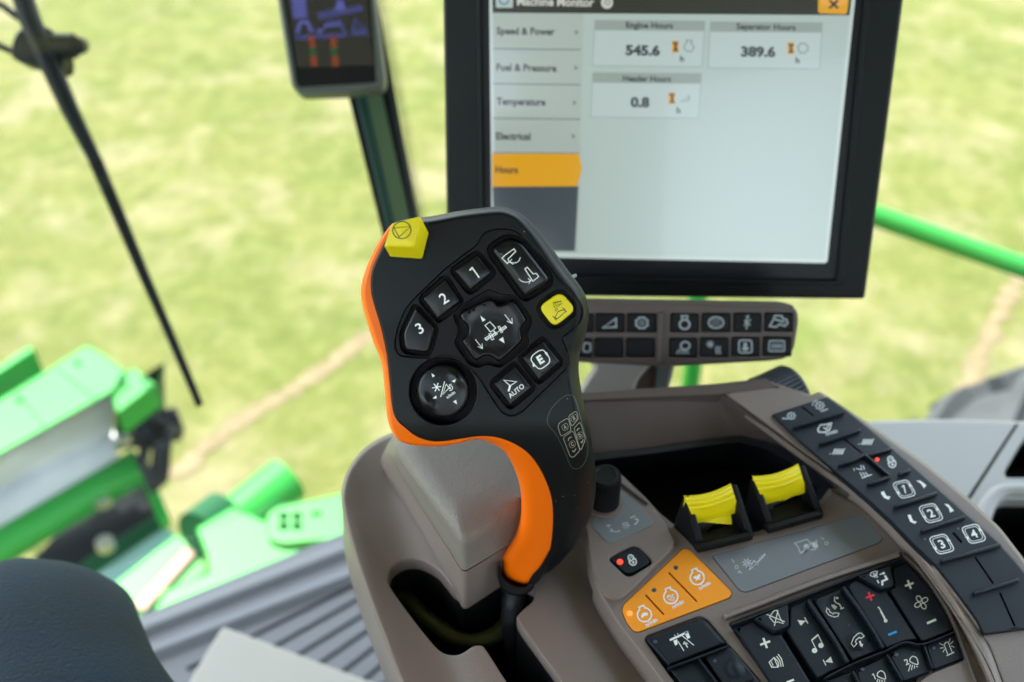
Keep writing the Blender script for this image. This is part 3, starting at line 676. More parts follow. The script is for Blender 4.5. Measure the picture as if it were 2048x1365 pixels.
# ---- knob shelf with lock key
kn = rnd([(1165, 1010), (1200, 950), (1236, 943), (1300, 1004), (1338, 1052), (1351, 1082), (1346, 1100), (1330, 1115), (1262, 1184), (1236, 1204), (1205, 1190), (1180, 1130)], [14, 16, 12, 20, 12, 14, 10, 14, 16, 16, 16, 20])
KP = MP.off(.0045)
lockr = rnd(CO((-30, 355), (310, 170), (550, 400), (225, 600)), [9, 14, 12, 14])
lockk = rnd(CO((5, 362), (312, 203), (512, 400), (222, 565)), [9, 14, 12, 14])
lab = rnd(CK((360, 975), (520, 1155), (600, 1172), (1050, 975), (1062, 925), (885, 720), (700, 570), (640, 545), (400, 850)), [6, 5, 6, 5, 6, 6, 4, 4, 6])
mb = MB(); mb.plate(KP, kn, 0, -.02, TAUPE, 5, .0035, holes=[(lockr, .0028, BLACK, 3)], grid=30); mb.build('knob_shelf', con)
mb = MB(); mb.plate(KP, lab, .0004, -.0005, GREYPLATE, .6, .0002); h = .00056
mb.line(KP, CK((525, 985), (580, 968)), 1.6, GREYMK, h); mb.line(KP, CK((545, 960), (560, 1000)), 1.6, GREYMK, h)
mb.line(KP, CK((575, 1010), (600, 1040), (640, 1048), (685, 1035)), 2.0, GREYMK, h); mb.fill(KP, CK((565, 1045), (620, 1050), (590, 1005)), GREYMK, h)
c = CK((750, 980))[0]
for a in (0, 45, 90, 135): mb.line(KP, [(c[0]+8*math.cos(R(a)), c[1]+6*math.sin(R(a))), (c[0]-8*math.cos(R(a)), c[1]-6*math.sin(R(a)))], 1.3, GREYMK, h)
mb.line(KP, ell(c[0]-1, c[1]-3, 6, 4, 14), 1.2, GREYMK, h, closed=True)
mb.line(KP, CK((800, 892), (855, 865)), 1.8, GREYMK, h); mb.line(KP, CK((845, 965), (875, 945), (885, 915)), 2.2, GREYMK, h); mb.fill(KP, CK((845, 905), (905, 920), (868, 890)), GREYMK, h)
mb.build('knob_label', con)
def padlock(mb, M, c, s, ang, m, h):
    ca, sa = math.cos(R(ang)), math.sin(R(ang)); T = lambda x, y: (c[0]+(x*ca+y*sa)*s, c[1]+(-x*sa+y*ca)*s)
    mb.line(M, [T(-.42, -.05), T(-.42, -.55), T(-.25, -.85), T(.0, -.93), T(.25, -.85), T(.42, -.55), T(.42, -.05)], s*.17, m, h)
    mb.line(M, [T(-.2, -.1), T(-.2, -.45), T(0, -.62), T(.2, -.45), T(.2, -.1)], s*.09, m, h)
    mb.line(M, [T(-.55, -.02), T(.55, -.02), T(.55, .35), T(.35, .72), T(0, .85), T(-.35, .72), T(-.55, .35)], s*.17, m, h, closed=True)
    mb.fill(M, [T(-.2, .22), T(.2, .22), T(.14, .5), T(0, .58), T(-.14, .5)], m, h)
mb = MB(); mb.plate(KP, lockk, .0005, -.0025, RUBBER, 2.5, .0008, grid=8); padlock(mb, KP, CO((275, 378))[0], 12.5, 27, MARK, .00062); o = mb.build('lock_key', con)
def led(parent, M, c, r, m, h, name='indicator_light'):
    mb = MB(); mb.plate(M, ell(c[0], c[1], r, r*.92, 16), h, h-.0005, m, r*.5, .0003, seg=3); return mb.build(name, parent)
led(o, KP, CO((124, 398))[0], 6.2, LEDR, .0009)
# knob
def knurled(name, parent, c0, ax, r, L_, m, n=36, dish=True, label=None):
    mb = MB(); ax = Vector(ax).normalized(); u = ax.orthogonal().normalized(); v = ax.cross(u)
    def rg(rad, z, kn): return [c0+ax*z+(u*math.cos(a)+v*math.sin(a))*(rad*(1-(kn if k % 4 < 1 else 0))) for k, a in enumerate([2*math.pi*k/(n*4) for k in range(n*4)])]
    lv = [(r*1.02, 0, 0), (r*1.02, L_*.05, 0), (r, L_*.07, .05), (r*.97, L_*.9, .05), (r*.96, L_*.94, .03), (r*.90, L_, 0)]
    if dish: lv += [(r*.72, L_, 0), (r*.66, L_-.0008, 0)]
    R_ = mb.rings([rg(*q) for q in lv], m); mb.face(R_[-1], m); mb.face(R_[0][::-1], m)
    return mb.build(name, parent, sharp=40)
pk = KP(1208, 1008, 0)
knurled('speed_knob', con, pk, (0, 0, 1), .0098, .028, BLACK, 30)
mb = MB(); mb.tube([pk-Vector((0, 0, .001)), pk+Vector((0, 0, .0022))], .0125, TAUPE, 32); mb.build('knob_collar', con)
wc = at(1552, 800, .735)
knurled('thumb_wheel', con, wc-MR*.012, MR*1+UP*.1, .0215, .028, mat('slate_wheel', (.014, .019, .026), .5), 40, dish=False)
def sw(x, y):      # the right-hand strip curls down towards the rear
    s = ((x-1640)*.62+(y-785)*.78)/650; return -.020*max(0, s-.35)**1.6*1.6
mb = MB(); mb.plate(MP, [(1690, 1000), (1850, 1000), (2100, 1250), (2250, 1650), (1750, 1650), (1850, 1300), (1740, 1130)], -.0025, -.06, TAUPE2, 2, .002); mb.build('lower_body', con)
mb = MB(); A = [(1690, 963), (1747, 1010), (1814, 1078), (1873, 1140), (1928, 1213), (1978, 1288), (2018, 1400), (2052, 1500)]; B = [(1672, 968), (1733, 1014), (1808, 1094), (1880, 1189), (1940, 1284), (1984, 1384), (2004, 1454), (2030, 1560)]
A = smooth(A, 4, closed=False); B = smooth(B, 4, closed=False)
mb.rings([[MP(a[0]*(1-s)+b[0]*s, a[1]*(1-s)+b[1]*s, (.0205+sw(*a))*(1-s)+.003*s+.003*math.sin(s*3.14)) for a, b in zip(A, B)] for s in [i/6 for i in range(7)]], TAUPE, closed=False); mb.build('strip_flank', con)
# ---- raised rim behind and to the right, tray walls, tray
SPB = level(ZC+.022); SP = level(ZC+.022, sw)
strip = [(1437, 783), (1530, 760), (1622, 790), (1640, 783), (1700, 822), (1760, 862), (1850, 926), (1940, 1000), (2000, 1056), (2048, 1118), (2100, 1200), (2170, 1330), (2200, 1500), (2050, 1500), (2015, 1400), (1975, 1290), (1925, 1215), (1870, 1142), (1812, 1080), (1745, 1012), (1690, 965), (1620, 918), (1530, 850)]
strip = rnd(strip, [4, 8, 2, 8]+[12]*10+[12]*8+[6])
mb = MB(); mb.plate(SP, resample(strip, 25), 0, -.010, TAUPE, 6, .004, grid=34); mb.build('keypad_strip_base', con)
mb = MB(); E = smooth([(1530, 761), (1622, 791), (1640, 784), (1700, 823), (1760, 863), (1850, 927), (1940, 1001), (2000, 1057), (2048, 1119), (2100, 1201), (2170, 1331), (2200, 1500)], 3, closed=False)
mb.rings([[SP(x-4, y+3, -.0035)+Vector((0, 0, -d)) for x, y in E] for d in (0, .02, .05, .10)], TAUPE, closed=False); mb.build('outer_wall', con)
mb = MB()
rim = [(1120, 808), (1165, 802), (1437, 790), (1560, 775), (1530, 757), (1430, 768), (1165, 786), (1120, 792)]
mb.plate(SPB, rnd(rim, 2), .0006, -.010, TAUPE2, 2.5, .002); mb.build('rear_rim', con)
mb = MB()
def ramp_(m, A, ha, B, hb, n=6):
    mb.rings([[MP(a[0]*(1-s)+b[0]*s, a[1]*(1-s)+b[1]*s, ha*(1-s)+hb*s) for a, b in zip(A, B)] for s in [i/n for i in range(n+1)]], m, closed=False)
A = [(1120, 797), (1280, 788), (1425, 779), (1437, 780), (1450, 792), (1530, 850), (1620, 918), (1690, 965), (1750, 1015)]
B = [(1130, 918), (1300, 898), (1450, 876), (1466, 875), (1486, 877), (1560, 894), (1615, 928), (1664, 975), (1735, 1012)]
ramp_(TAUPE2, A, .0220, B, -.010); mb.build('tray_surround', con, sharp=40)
tray = [(1120, 922), (1300, 896), (1462, 873), (1500, 876), (1548, 888), (1600, 916), (1645, 955), (1668, 985), (1640, 1060), (1500, 1090), (1400, 1108), (1335, 1062), (1290, 1010), (1230, 960), (1150, 980)]
tr_i = [(1125, 934), (1300, 908), (1460, 886), (1496, 889), (1538, 901), (1584, 928), (1620, 963), (1640, 985), (1620, 1050), (1500, 1080), (1405, 1096), (1345, 1054), (1298, 1006), (1240, 958), (1160, 980)]
bot = [(x, y+50) for x, y in scl(tr_i, .93)]
TRB = mat('tray_black_rubber', (.010, .013, .017), .5, .5, bump=.2, bscale=1500)
mb = MB(); mb.loft(MP, [(smooth(tray, 3), -.016), (smooth(tray, 3), -.0085), (smooth(scl(tray, .99), 3), -.0075), (smooth(tr_i, 3), -.009), (smooth(scl(tr_i, .985), 3), -.013), (smooth(bot, 3), -.062)], TRB, captop=True); mb.build('storage_tray', con)
mb = MB(); bar(mb, MP, CK((690, 500), (820, 600), (1000, 735)), 7, .006, TRB); mb.build('tray_lip', con)
# ---- two yellow rocker switches in black guards
def rocker(fl, fr, bl, aL, aR, yT, yB, tab, ha):
    br = (bl[0]+fr[0]-fl[0], bl[1]+fr[1]-fl[1])
    t = None
    g = MB(); g.plate(MP, rnd([bl, fl, fr, br], [4, 9, 6, 4]), .0045, -.004, BLACK, 3, .002)
    def cheek(f, b, a, sgn):
        F, B_, Ap = MP(*f, .003), MP(*b, .003), MP(*a, ha); wv = (MP(*fr, 0)-MP(*fl, 0)).normalized()*.0042*sgn
        ap1 = Ap+(B_-Ap)*.10; ap2 = Ap+(F-Ap)*.10; mid = Ap+((ap1+ap2)/2-Ap)*.35
        pr = [B_, ap1, mid, ap2, F]; c = sum(pr, Vector())/5
        rg = [[p+(c-p)*.0 for p in pr], [p+wv*.0 for p in pr]]
        r1 = [p+(c-p)*.06 for p in pr]; r2 = [p+wv*.18 for p in pr]; r3 = [p+wv*.82 for p in pr]; r4 = [p+wv+(c-p)*.06 for p in pr]
        R_ = g.rings([r1, r2, r3, r4], BLACK); g.face(R_[0][::-1], BLACK); g.face(R_[-1], BLACK)
    cheek(fl, bl, aL, 1); cheek(fr, br, aR, -1)
    # front lip
    f1, f2 = Vector(fl), Vector(fr); up = (Vector(bl)-f1).normalized()
    g.plate(MP, rnd([tuple(f1+up*2), tuple(f2+up*2), tuple(f2+up*17), tuple(f1+up*17)], 3), .0085, .002, BLACK, 3, .003)
    return g
def paddle(mb, yT, yB, tab, ht, hb, parent):
    """yellow paddle: curved from its top edge down to the lower edge"""
    n = 14; rows = []
    prof = [(-.08, -.004), (-.03, -.0010), (.02, .0006), (.10, .0010), (.13, .0018), (.22, .0024), (.27, .0020), (.36, .0040), (.43, .0042), (.50, .0036), (.75, .0018), (.97, .0002), (1.0, -.0012), (1.0, -.004)]
    for s, dh in prof:
        row = []
        for i in range(n+1):
            u = i/n; s2 = s+(.04*math.sin(math.pi*u)*(1 if .0 < s < .45 else (.35 if s <= 0 else 0)))
            T = Vector(yT[0]).lerp(Vector(yT[1]), u)+Vector((0, 6*math.sin(math.pi*u)*(1 if s < .5 else 2-2*s))); B_ = Vector(yB[0]).lerp(Vector(yB[1]), u); p = T.lerp(B_, s2); e = 0
            row.append(MP(p.x, p.y, ht*(1-s)+hb*s+dh+e))
        rows.append(row)
    mb.rings(rows, YEL, closed=False)
    for side in (0, n):      # cheeks of the paddle
        a = rows[2][side]; b = rows[12][side]; d = Vector((0, 0, -.010)); mb.face([mb.bm.verts.new(p) for p in (a, b, b+d*.5, a+d)], YEL)
    o = mb
    mb.rings([[MP(*p, hb-.001) for p in tab[:2]], [MP(*p, hb-.005) for p in tab[2:]], [MP(*p, hb-.009) for p in tab[2:]]], YEL, closed=False)
for k, (fl, fr, bl, aL, aR, yT, yB, tab) in enumerate((
    (CT((815, 1300))[0], CT((1190, 1210))[0], CT((640, 1110))[0], CT((705, 925))[0], CT((1068, 838))[0], CT((712, 942), (1034, 858)), CT((790, 1120), (1088, 1040)), CT((815, 1105), (1030, 1045), (1038, 1125), (850, 1178))),
    (CT((1295, 1168))[0], CT((1668, 1062))[0], CT((1125, 985))[0], CT((1165, 802))[0], CT((1530, 708))[0], CT((1180, 808), (1494, 724)), CT((1262, 990), (1552, 905)), CT((1270, 975), (1492, 912), (1498, 945), (1315, 1002))))):
    g = rocker(fl, fr, bl, aL, aR, yT, yB, tab, .030); o = g.build('rocker_guard', con)
    mb = MB(); paddle(mb, yT, yB, tab, .0295, .011, o); mb.build('rocker_paddle', o)
# ---- orange engine speed keypad
mb = MB()
def slot(a, b, wpx):
    a, b = Vector(a), Vector(b); d = (b-a).normalized(); n = Vector((-d.y, d.x))*wpx/2; return rnd([tuple(a-n), tuple(b-n), tuple(b+n), tuple(a+n)], wpx*.48, 3)
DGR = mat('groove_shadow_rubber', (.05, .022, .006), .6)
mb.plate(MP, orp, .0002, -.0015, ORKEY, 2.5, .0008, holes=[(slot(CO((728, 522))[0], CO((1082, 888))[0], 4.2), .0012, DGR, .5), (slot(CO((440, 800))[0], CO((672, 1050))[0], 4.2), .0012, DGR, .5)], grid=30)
def engine(mb, M, c, s, ang, m, h, kind):
    ca, sa = math.cos(R(ang)), math.sin(R(ang)); T = lambda x, y: (c[0]+(x*ca+y*sa)*s, c[1]+(-x*sa+y*ca)*s)
    P = [T(-.32, -1.05), T(.32, -1.05), T(.32, -.72)]+[T(.85*math.sin(R(a)), -.85*math.cos(R(a))+.05) for a in range(35, 330, 18)]+[T(-.32, -.72)]
    mb.line(M, P, s*.17, m, h, closed=True)
    if kind == 0: mb.fill(M, [T(-.5, .2), T(-.3, -.12), T(.05, -.25), T(.32, -.1), T(.52, .0), T(.38, .15), T(.3, .3), T(.15, .2), T(-.2, .22), T(-.3, .33)], m, h)
    if kind == 1: mb.line(M, [T(-.5, .1), T(-.2, -.2), T(.1, .05), T(.4, -.15)], s*.13, m, h); mb.line(M, [T(-.4, .35), T(0, .2), T(.45, .3)], s*.12, m, h); mb.line(M, ell(*T(.1, .3), s*.25, n=12), s*.1, m, h, closed=True)
    if kind == 2: mb.fill(M, [T(-.5, -.05), T(-.2, -.3), T(0, -.12), T(.4, -.35), T(.52, -.1), T(.25, .2), T(.4, .4), T(0, .28), T(-.3, .38), T(-.2, .1)], m, h)
h = .00034
for (c, kd) in ((CO((425, 1050))[0], 0), (CO((752, 825))[0], 1), (CO((1080, 590))[0], 2)): engine(mb, MP, c, 16.5, 20, MARK, h, kd)
for p in CO((512, 1148), (842, 922), (1172, 690)): mb.text(MP, 'n/min', p, 11.5, MARK, h, ang=29, off=.03)
o = mb.build('engine_speed_keypad', con)
led(o, MP, CO((243, 1035))[0], 6.0, LEDO, .0008); led(o, MP, CO((548, 748))[0], 4.8, LEDOFF, .0005); led(o, MP, CO((818, 470))[0], 4.8, LEDOFF, .0005)
# ---- keypad below it
mb = MB(); mb.plate(MP, rnd(C4((330, 1035), (735, 880), (785, 895), (945, 1075), (515, 1245)), [10, 8, 8, 6, 6]), .0030, -.001, RUBBER, 7, .003, grid=18)
h = .0032; T4 = C4
mb.line(MP, T4((522, 1050), (655, 990)), 4.2, MARK, h); mb.fill(MP, T4((628, 990), (655, 980), (675, 1030), (655, 1042)), MARK, h); mb.fill(MP, T4((548, 1055), (578, 1043), (580, 1082), (562, 1090)), MARK, h)
mb.line(MP, T4((583, 1058), (628, 1130)), 1.6, MARK, h); mb.line(MP, T4((612, 1015), (702, 1088)), 1.6, MARK, h); mb.line(MP, T4((558, 1010), (570, 1040)), 1.2, MARK, h); mb.line(MP, T4((580, 998), (592, 1030)), 1.2, MARK, h)
mb.line(MP, T4((632, 1062), (655, 1105)), 2.4, MARK, h); mb.fill(MP, T4((620, 1082), (628, 1058), (662, 1078)), MARK, h)
o = mb.build('steering_key', con); led(o, MP, C4((412, 1062))[0], 4.2, LEDOFF, .0034)
mb = MB(); mb.plate(MP, rnd(C4((525, 1272), (735, 1190), (760, 1200), (905, 1400), (1000, 1600), (780, 1600)), 5), .0012, -.001, RUBBER, 4, .0015); mb.build('blank_key', con)
mb = MB(); dx, dy = C4((1015, 1255))[0]
K2 = level(ZC, lambda x, y: .0028*max(0, 1-((x-dx)**2+(y-dy)**2)/21**2)**1.5)
mb.plate(K2, rnd(C4((775, 1172), (955, 1100), (985, 1108), (1230, 1400), (1300, 1600), (1060, 1600), (925, 1400)), 5), .0018, -.001, RUBBER, 4, .0015, grid=6); o = mb.build('domed_key', con)
led(o, MP, C4((855, 1205))[0], 4.4, LEDOFF, .0021)
mb = MB(); bar(mb, MP, C4((508, 1262), (735, 1178), (955, 1095)), 6, .0042, RUBBER); bar(mb, MP, C4((735, 1185), (890, 1390), (960, 1500)), 5, .004, RUBBER); bar(mb, MP, C4((1060, 1375), (1150, 1335)), 5, .0055, DEEP); mb.build('key_divider', con)
# ---- climate and radio keypad
CPN = level(ZC, lambda x, y: -.0042*ss((math.hypot(x-1480, y-1150)-120)/520)+.0034)
def key(name, pts, r=2.5, top=0.0, icons=None, warp=CPN, g=14, b=3.2, led_=None, m=RUBBER):
    mb = MB(); mb.plate(warp, resample(rnd(pts, r, 3), 16), top, top-.007, m, b, .0012, grid=g, seg=3)
    if icons: icons(mb, warp, top+.00022)
    o = mb.build(name, con)
    if led_: led(o, warp, led_, 4.6, LEDOFF, top+.0004)
    return o
def plus(mb, M, c, s, ang, m, h, wd):
    d = Vector((math.cos(R(ang)), -math.sin(R(ang)))); n = Vector((-d.y, d.x))*1.0; c = Vector(c)
    mb.line(M, [tuple(c-d*s), tuple(c+d*s)], wd, m, h); mb.line(M, [tuple(c-n*s*1.02), tuple(c+n*s*1.02)], wd, m, h+.00001)
def ic_vol(mb, M, h):
    plus(mb, M, CD((480, 727))[0], 10.5, 20, CREAM, h, 4.2)
    mb.line(M, CD((535, 990), (570, 1058), (655, 1055), (600, 925)), 2.0, CREAM, h, closed=True); mb.line(M, CD((565, 980), (590, 1040)), 1.4, CREAM, h)
    for k in range(3):
        mb.line(M, CD((612+k*22, 935-k*28), (655+k*24, 980-k*18), (668+k*30, 1052-k*2)), 1.9, CREAM, h)
    mb.line(M, CD((770, 1268), (872, 1228)), 4.4, CREAM, h)
key('volume_key', CE((95, 662), (222, 612), (360, 708), (408, 700), (640, 1080), (700, 1250), (500, 1250), (370, 1075)), icons=ic_vol)
def ic_trk(mb, M, h):
    mb.fill(M, CD((920, 412), (1030, 425), (968, 492)), CREAM, h); mb.line(M, CD((1018, 378), (1062, 458)), 1.8, CREAM, h); mb.line(M, CD((1020, 430), (1045, 420)), 1.5, CREAM, h)
    for c in CD((1155, 830), (1242, 760)): mb.fill(M, ell(c[0], c[1], 5.4, 5.2, 18), CREAM, h)
    mb.line(M, CD((1180, 820), (1115, 690), (1200, 612), (1270, 755)), 1.7, CREAM, h+.00001); mb.line(M, CD((1118, 686), (1198, 618)), 3.0, CREAM, h)
    mb.fill(M, CD((1375, 912), (1405, 998), (1300, 985)), CREAM, h); mb.line(M, CD((1272, 955), (1310, 1035)), 1.8, CREAM, h)
key('track_key', CE((468, 655), (472, 512), (575, 472), (595, 530), (862, 905), (730, 960), (690, 985), (655, 1000), (445, 675)), icons=ic_trk)
DM1, DM2 = CE((772, 515))[0], CE((930, 745))[0]
def dimple(x, y):
    a = ((x-DM1[0])**2+(y-DM1[1])**2)/21**2; b = ((x-DM2[0])**2+(y-DM2[1])**2)/21**2
    return -.0026*max(0, 1-a)**1.2+.0026*max(0, 1-b)**1.2
PHN = level(ZC, lambda x, y: CPN.warp(x, y)+dimple(x, y))
def ic_ph(mb, M, h):
    mb.line(M, CD((1325, 250), (1312, 300), (1350, 345), (1420, 372), (1475, 362), (1488, 322), (1428, 312), (1412, 330), (1365, 305), (1355, 272)), 1.6, CREAM, h, closed=True)
    for k in range(3): mb.line(M, CD((1390+k*12, 205+k*0), (1400+k*18, 235-k*4), (1440+k*10, 268-k*16)), 1.5, CREAM, h)
    mb.line(M, CD((1432, 95), (1425, 150), (1452, 182), (1490, 195), (1520, 240), (1512, 262), (1555, 245)), 1.7, CREAM, h); mb.fill(M, ell(*CD((1465, 112))[0], 2.2, n=10), CREAM, h)
    mb.line(M, CD((1690, 780), (1655, 735), (1690, 650), (1750, 595), (1790, 590), (1832, 632), (1790, 665), (1768, 650), (1725, 680), (1712, 712), (1732, 735)), 1.6, CREAM, h, closed=True)
    mb.line(M, CD((1770, 700), (1790, 750)), 3.4, CREAM, h); mb.fill(M, CD((1765, 752), (1818, 738), (1805, 785)), CREAM, h)
key('phone_key', CE((622, 468), (812, 398), (1095, 800), (890, 882)), icons=ic_ph, warp=PHN, g=7)
def ic_tmp(mb, M, h):
    plus(mb, M, CF_((335, 408))[0], 9, 20, REDMK, h, 3.8)
    mb.line(M, CF_((425, 525), (470, 600), (510, 680)), 3.6, CREAM, h); mb.line(M, CF_((425, 535), (448, 575)), 1.2, INK, h+.0001); mb.fill(M, ell(*CF_((508, 680))[0], 3.6, n=14), CREAM, h+.00002)
    mb.line(M, CF_((537, 838), (630, 800)), 4.4, BLUEMK, h)
key('temperature_key', CE((848, 374), (922, 330), (1075, 418), (1118, 410), (1328, 738), (1245, 748), (1118, 798)), icons=ic_tmp)
def ic_fan(mb, M, h):
    plus(mb, M, CF_((772, 275))[0], 9, 20, CREAM, h, 3.8)
    c = Vector(CF_((905, 475))[0])
    for a in (45, 135, 225, 315):
        d = Vector((math.cos(R(a-12)), -math.sin(R(a-12)))); mb.line(M, ell(*(c+d*8.6), 6.3, 4.6, 16, rot=-R(a-12)), 1.5, CREAM, h, closed=True)
    mb.line(M, CF_((970, 708), (1070, 665)), 4.4, CREAM, h)
key('fan_key', CE((1180, 385), (1160, 262), (1248, 215), (1400, 368), (1530, 585), (1575, 672), (1368, 752), (1350, 745), (1140, 405)), icons=ic_fan)
def ic_mute(mb, M, h):
    mb.line(M, CD((540, 375), (600, 285), (640, 280), (690, 400), (730, 460), (655, 440), (600, 445)), 1.5, CREAM, h, closed=True)
    mb.line(M, CD((500, 335), (750, 438)), 1.6, CREAM, h+.00002); mb.line(M, CD((655, 280), (605, 495)), 1.6, CREAM, h+.00002)
key('mute_key', CE((228, 598), (455, 497), (466, 640), (455, 655), (365, 689)), top=.0028, icons=ic_mute, g=0)
def ic_vent(mb, M, h):
    mb.line(M, CF_((335, 170), (345, 145), (380, 128), (415, 130), (410, 165), (365, 190)), 1.3, MARK, h, closed=True)
    for k in range(3): mb.line(M, CF_((370+k*16, 148), (388+k*16, 200)), 1.2, MARK, h)
    mb.fill(M, ell(*CF_((485, 150))[0], 2.6, n=10), MARK, h); mb.line(M, CF_((440, 165), (470, 155)), 2, MARK, h)
    mb.line(M, CF_((500, 175), (522, 215), (470, 240), (472, 285)), 4, MARK, h); mb.line(M, CF_((415, 225), (432, 262)), 2.4, MARK, h)
key('vent_key', CE((928, 312), (1148, 238), (1172, 372), (1160, 385), (1085, 404)), top=.0028, icons=ic_vent, g=0)
def ic_lamp(n, c, off):
    def f(mb, M, h):
        o = lambda *p: CF_(*[(x+off[0], y+off[1]) for x, y in p])
        mb.text(M, n, o((742, 1138))[0], 17, CREAM, h, ang=22, off=.02) if n != '1' else one(mb, M, o((742, 1138))[0], 12.5, 22, CREAM, h)
        P = [(785, 1095), (815, 1075), (850, 1092), (866, 1130), (862, 1168), (785, 1138), (778, 1115)]
        mb.line(M, smooth(o(*P), 3), 2.0, CREAM, h, closed=True)
        for k in range(4): mb.line(M, o((785+k*22, 1165+k*6), (762+k*34, 1243-k*16)), 1.8, CREAM, h)
    return f
key('work_light_key', CE((1128, 830), (1248, 770), (1362, 785), (1415, 955), (1240, 1022)), icons=ic_lamp('2', 0, (0, 0)), led_=CF_((625, 1058))[0], top=-.0005)
key('work_light_key', CE((905, 948), (1112, 848), (1218, 1030), (1240, 1180), (990, 1180), (950, 1050)), icons=ic_lamp('1', 0, (-362, 162)), led_=CF_((247, 1222))[0], top=-.0005)
def ic_bcn(mb, M, h):
    mb.line(M, CF_((1188, 1068), (1272, 1030)), 2.2, CREAM, h); mb.line(M, CF_((1200, 1050), (1160, 950), (1175, 922), (1205, 918), (1250, 1030)), 1.7, CREAM, h)
    for a, b in (((1105, 930), (1150, 950)), ((1115, 985), (1155, 978)), ((1145, 1030), (1168, 995)), ((1228, 875), (1215, 912)), ((1265, 905), (1225, 940)), ((1275, 975), (1240, 960))): mb.line(M, CF_(a, b), 1.4, CREAM, h)
key('beacon_key', CE((1385, 778), (1578, 695), (1650, 850), (1640, 868), (1438, 945)), icons=ic_bcn, led_=CF_((1040, 982))[0], top=-.0005)
key('blank_key', CE((718, 1012), (885, 950), (930, 1060), (980, 1180), (700, 1200)), top=-.0005)
mb = MB()
def rib(M, pts, wpx, h): bar(mb, M, smooth(pts, 4, closed=False), wpx, h, RUBBER)
rib(CPN, CE((592, 472), (680, 600), (780, 750), (862, 895)), 8, .0045); rib(CPN, CE((828, 382), (930, 520), (1030, 670), (1100, 798)), 8, .0045)
rib(CPN, CE((705, 1000), (890, 905), (1110, 818)), 4, .0028); rib(CPN, CE((1110, 818), (1245, 757), (1370, 770), (1580, 688)), 4, .0028)
rib(CPN, CE((75, 640), (222, 585), (470, 485), (925, 305), (1150, 222), (1240, 190)), 5, .0028)
rib(CPN, CE((1125, 840), (1180, 930), (1232, 1015)), 5, .0030); rib(CPN, CE((1378, 780), (1405, 860), (1432, 935)), 5, .0030); rib(CPN, CE((895, 950), (940, 1040), (960, 1100)), 5, .003)
mb.build('key_divider', con)
# ---- function key strip along the right edge
kp = [(172, 245), (480, 147), (600, 232), (700, 312), (830, 425), (960, 538), (1090, 655), (1240, 790), (1400, 930), (1500, 1040), (1575, 1130), (1640, 1260), (1680, 1400), (1330, 1447), (1290, 1365), (1180, 1215), (1075, 1080), (950, 960), (830, 835), (700, 715), (560, 595), (450, 500), (300, 370)]
SK = level(ZC+.022, sw)
kpad = resample(rnd(CS(*kp), [4, 4]+[8]*10+[8, 4, 4]+[8]*9, 3), 18)
mb = MB()
hl = [(slot(CS(a)[0], CS(b)[0], wd), .0014, DEEP, .5) for a, b, wd in (((335, 200), (402, 252), 3.5), ((565, 375), (668, 458), 3.5), ((1162, 888), (1212, 945), 5), ((1282, 1022), (1382, 1168), 4), ((1418, 1216), (1500, 1400), 4))]
mb.plate(SK, kpad, .0028, -.002, RUBBER, 3, .0018, holes=hl, grid=20)
kh = .0030
def box_icon(c, s, n, ang=14):
    ca, sa = math.cos(R(ang)), math.sin(R(ang)); skx = .32
    T = lambda x, y: (c[0]+(x*ca+y*(sa+skx))*s, c[1]+(-x*sa+y*ca)*s)
    sq = rnd([T(-1, -1), T(1, -1), T(1, 1), T(-1, 1)], s*.55, 4); mb.line(SK, sq, s*.12, MARK, kh, closed=True)
    sq2 = rnd([T(-.78, -.78), T(.78, -.78), T(.78, .78), T(-.78, .78)], s*.45, 4); mb.line(SK, sq2, s*.07, MARK, kh, closed=True)
    mb.fill(SK, [T(-1.15, .1), T(-.7, .1), T(-.9, .5)], MARK, kh+.00003); mb.fill(SK, [T(1.15, -.1), T(.7, -.1), T(.9, -.5)], MARK, kh+.00003)
    mb.text(SK, n, c, s*1.45, MARK, kh, ang=ang, shear=90+ang+16, off=.02) if n else one(mb, SK, c, s*1.05, ang, MARK, kh, .0)
box_icon(CS((897, 652))[0], 16, ''); box_icon(CS((1043, 783))[0], 17, '2'); box_icon(CS((1102, 952))[0], 17.5, '3'); box_icon(CS((1277, 896))[0], 17, '4')
for pts in (((770, 668), (785, 662), (800, 690), (822, 692), (812, 710), (788, 700), (772, 680)), ((962, 605), (985, 605), (1018, 630), (1005, 648), (990, 625)), ((915, 795), (930, 790), (945, 825), (966, 830), (955, 842), (930, 830)), ((1115, 732), (1138, 735), (1168, 770), (1148, 780), (1140, 755))):
    mb.fill(SK, CS(*pts), MARK, kh)
padlock(mb, SK, CS((828, 505))[0], 13, 22, MARK, kh)
def gear(c, r, m=GREYMK):
    mb.line(SK, ell(c[0], c[1], r*.7, r*.6, 16), 1.6, m, kh, closed=True)
    for a in range(0, 360, 45): mb.line(SK, [(c[0]+r*.7*math.cos(R(a)), c[1]+r*.6*math.sin(R(a))), (c[0]+r*1.05*math.cos(R(a)), c[1]+r*.9*math.sin(R(a)))], 2, m, kh)
    mb.fill(SK, ell(c[0], c[1], r*.25, n=10), m, kh)
gear(CS((280, 252))[0], 9); gear(CS((436, 196))[0], 10); mb.line(SK, CS((230, 265), (262, 268)), 2, GREYMK, kh); mb.line(SK, CS((395, 195), (402, 175), (425, 168)), 1.6, GREYMK, kh); mb.line(SK, CS((440, 228), (480, 214)), 2, GREYMK, kh)
mb.line(SK, CS((425, 325), (440, 300), (470, 300), (500, 290), (490, 325), (462, 342), (430, 340)), 2.2, MARK, kh, closed=True); mb.line(SK, CS((455, 315), (470, 325), (490, 295)), 1.8, MARK, kh)
mb.text(SK, 'n/min', CS((500, 341))[0], 11, GREYMK, kh, ang=16, off=.03)
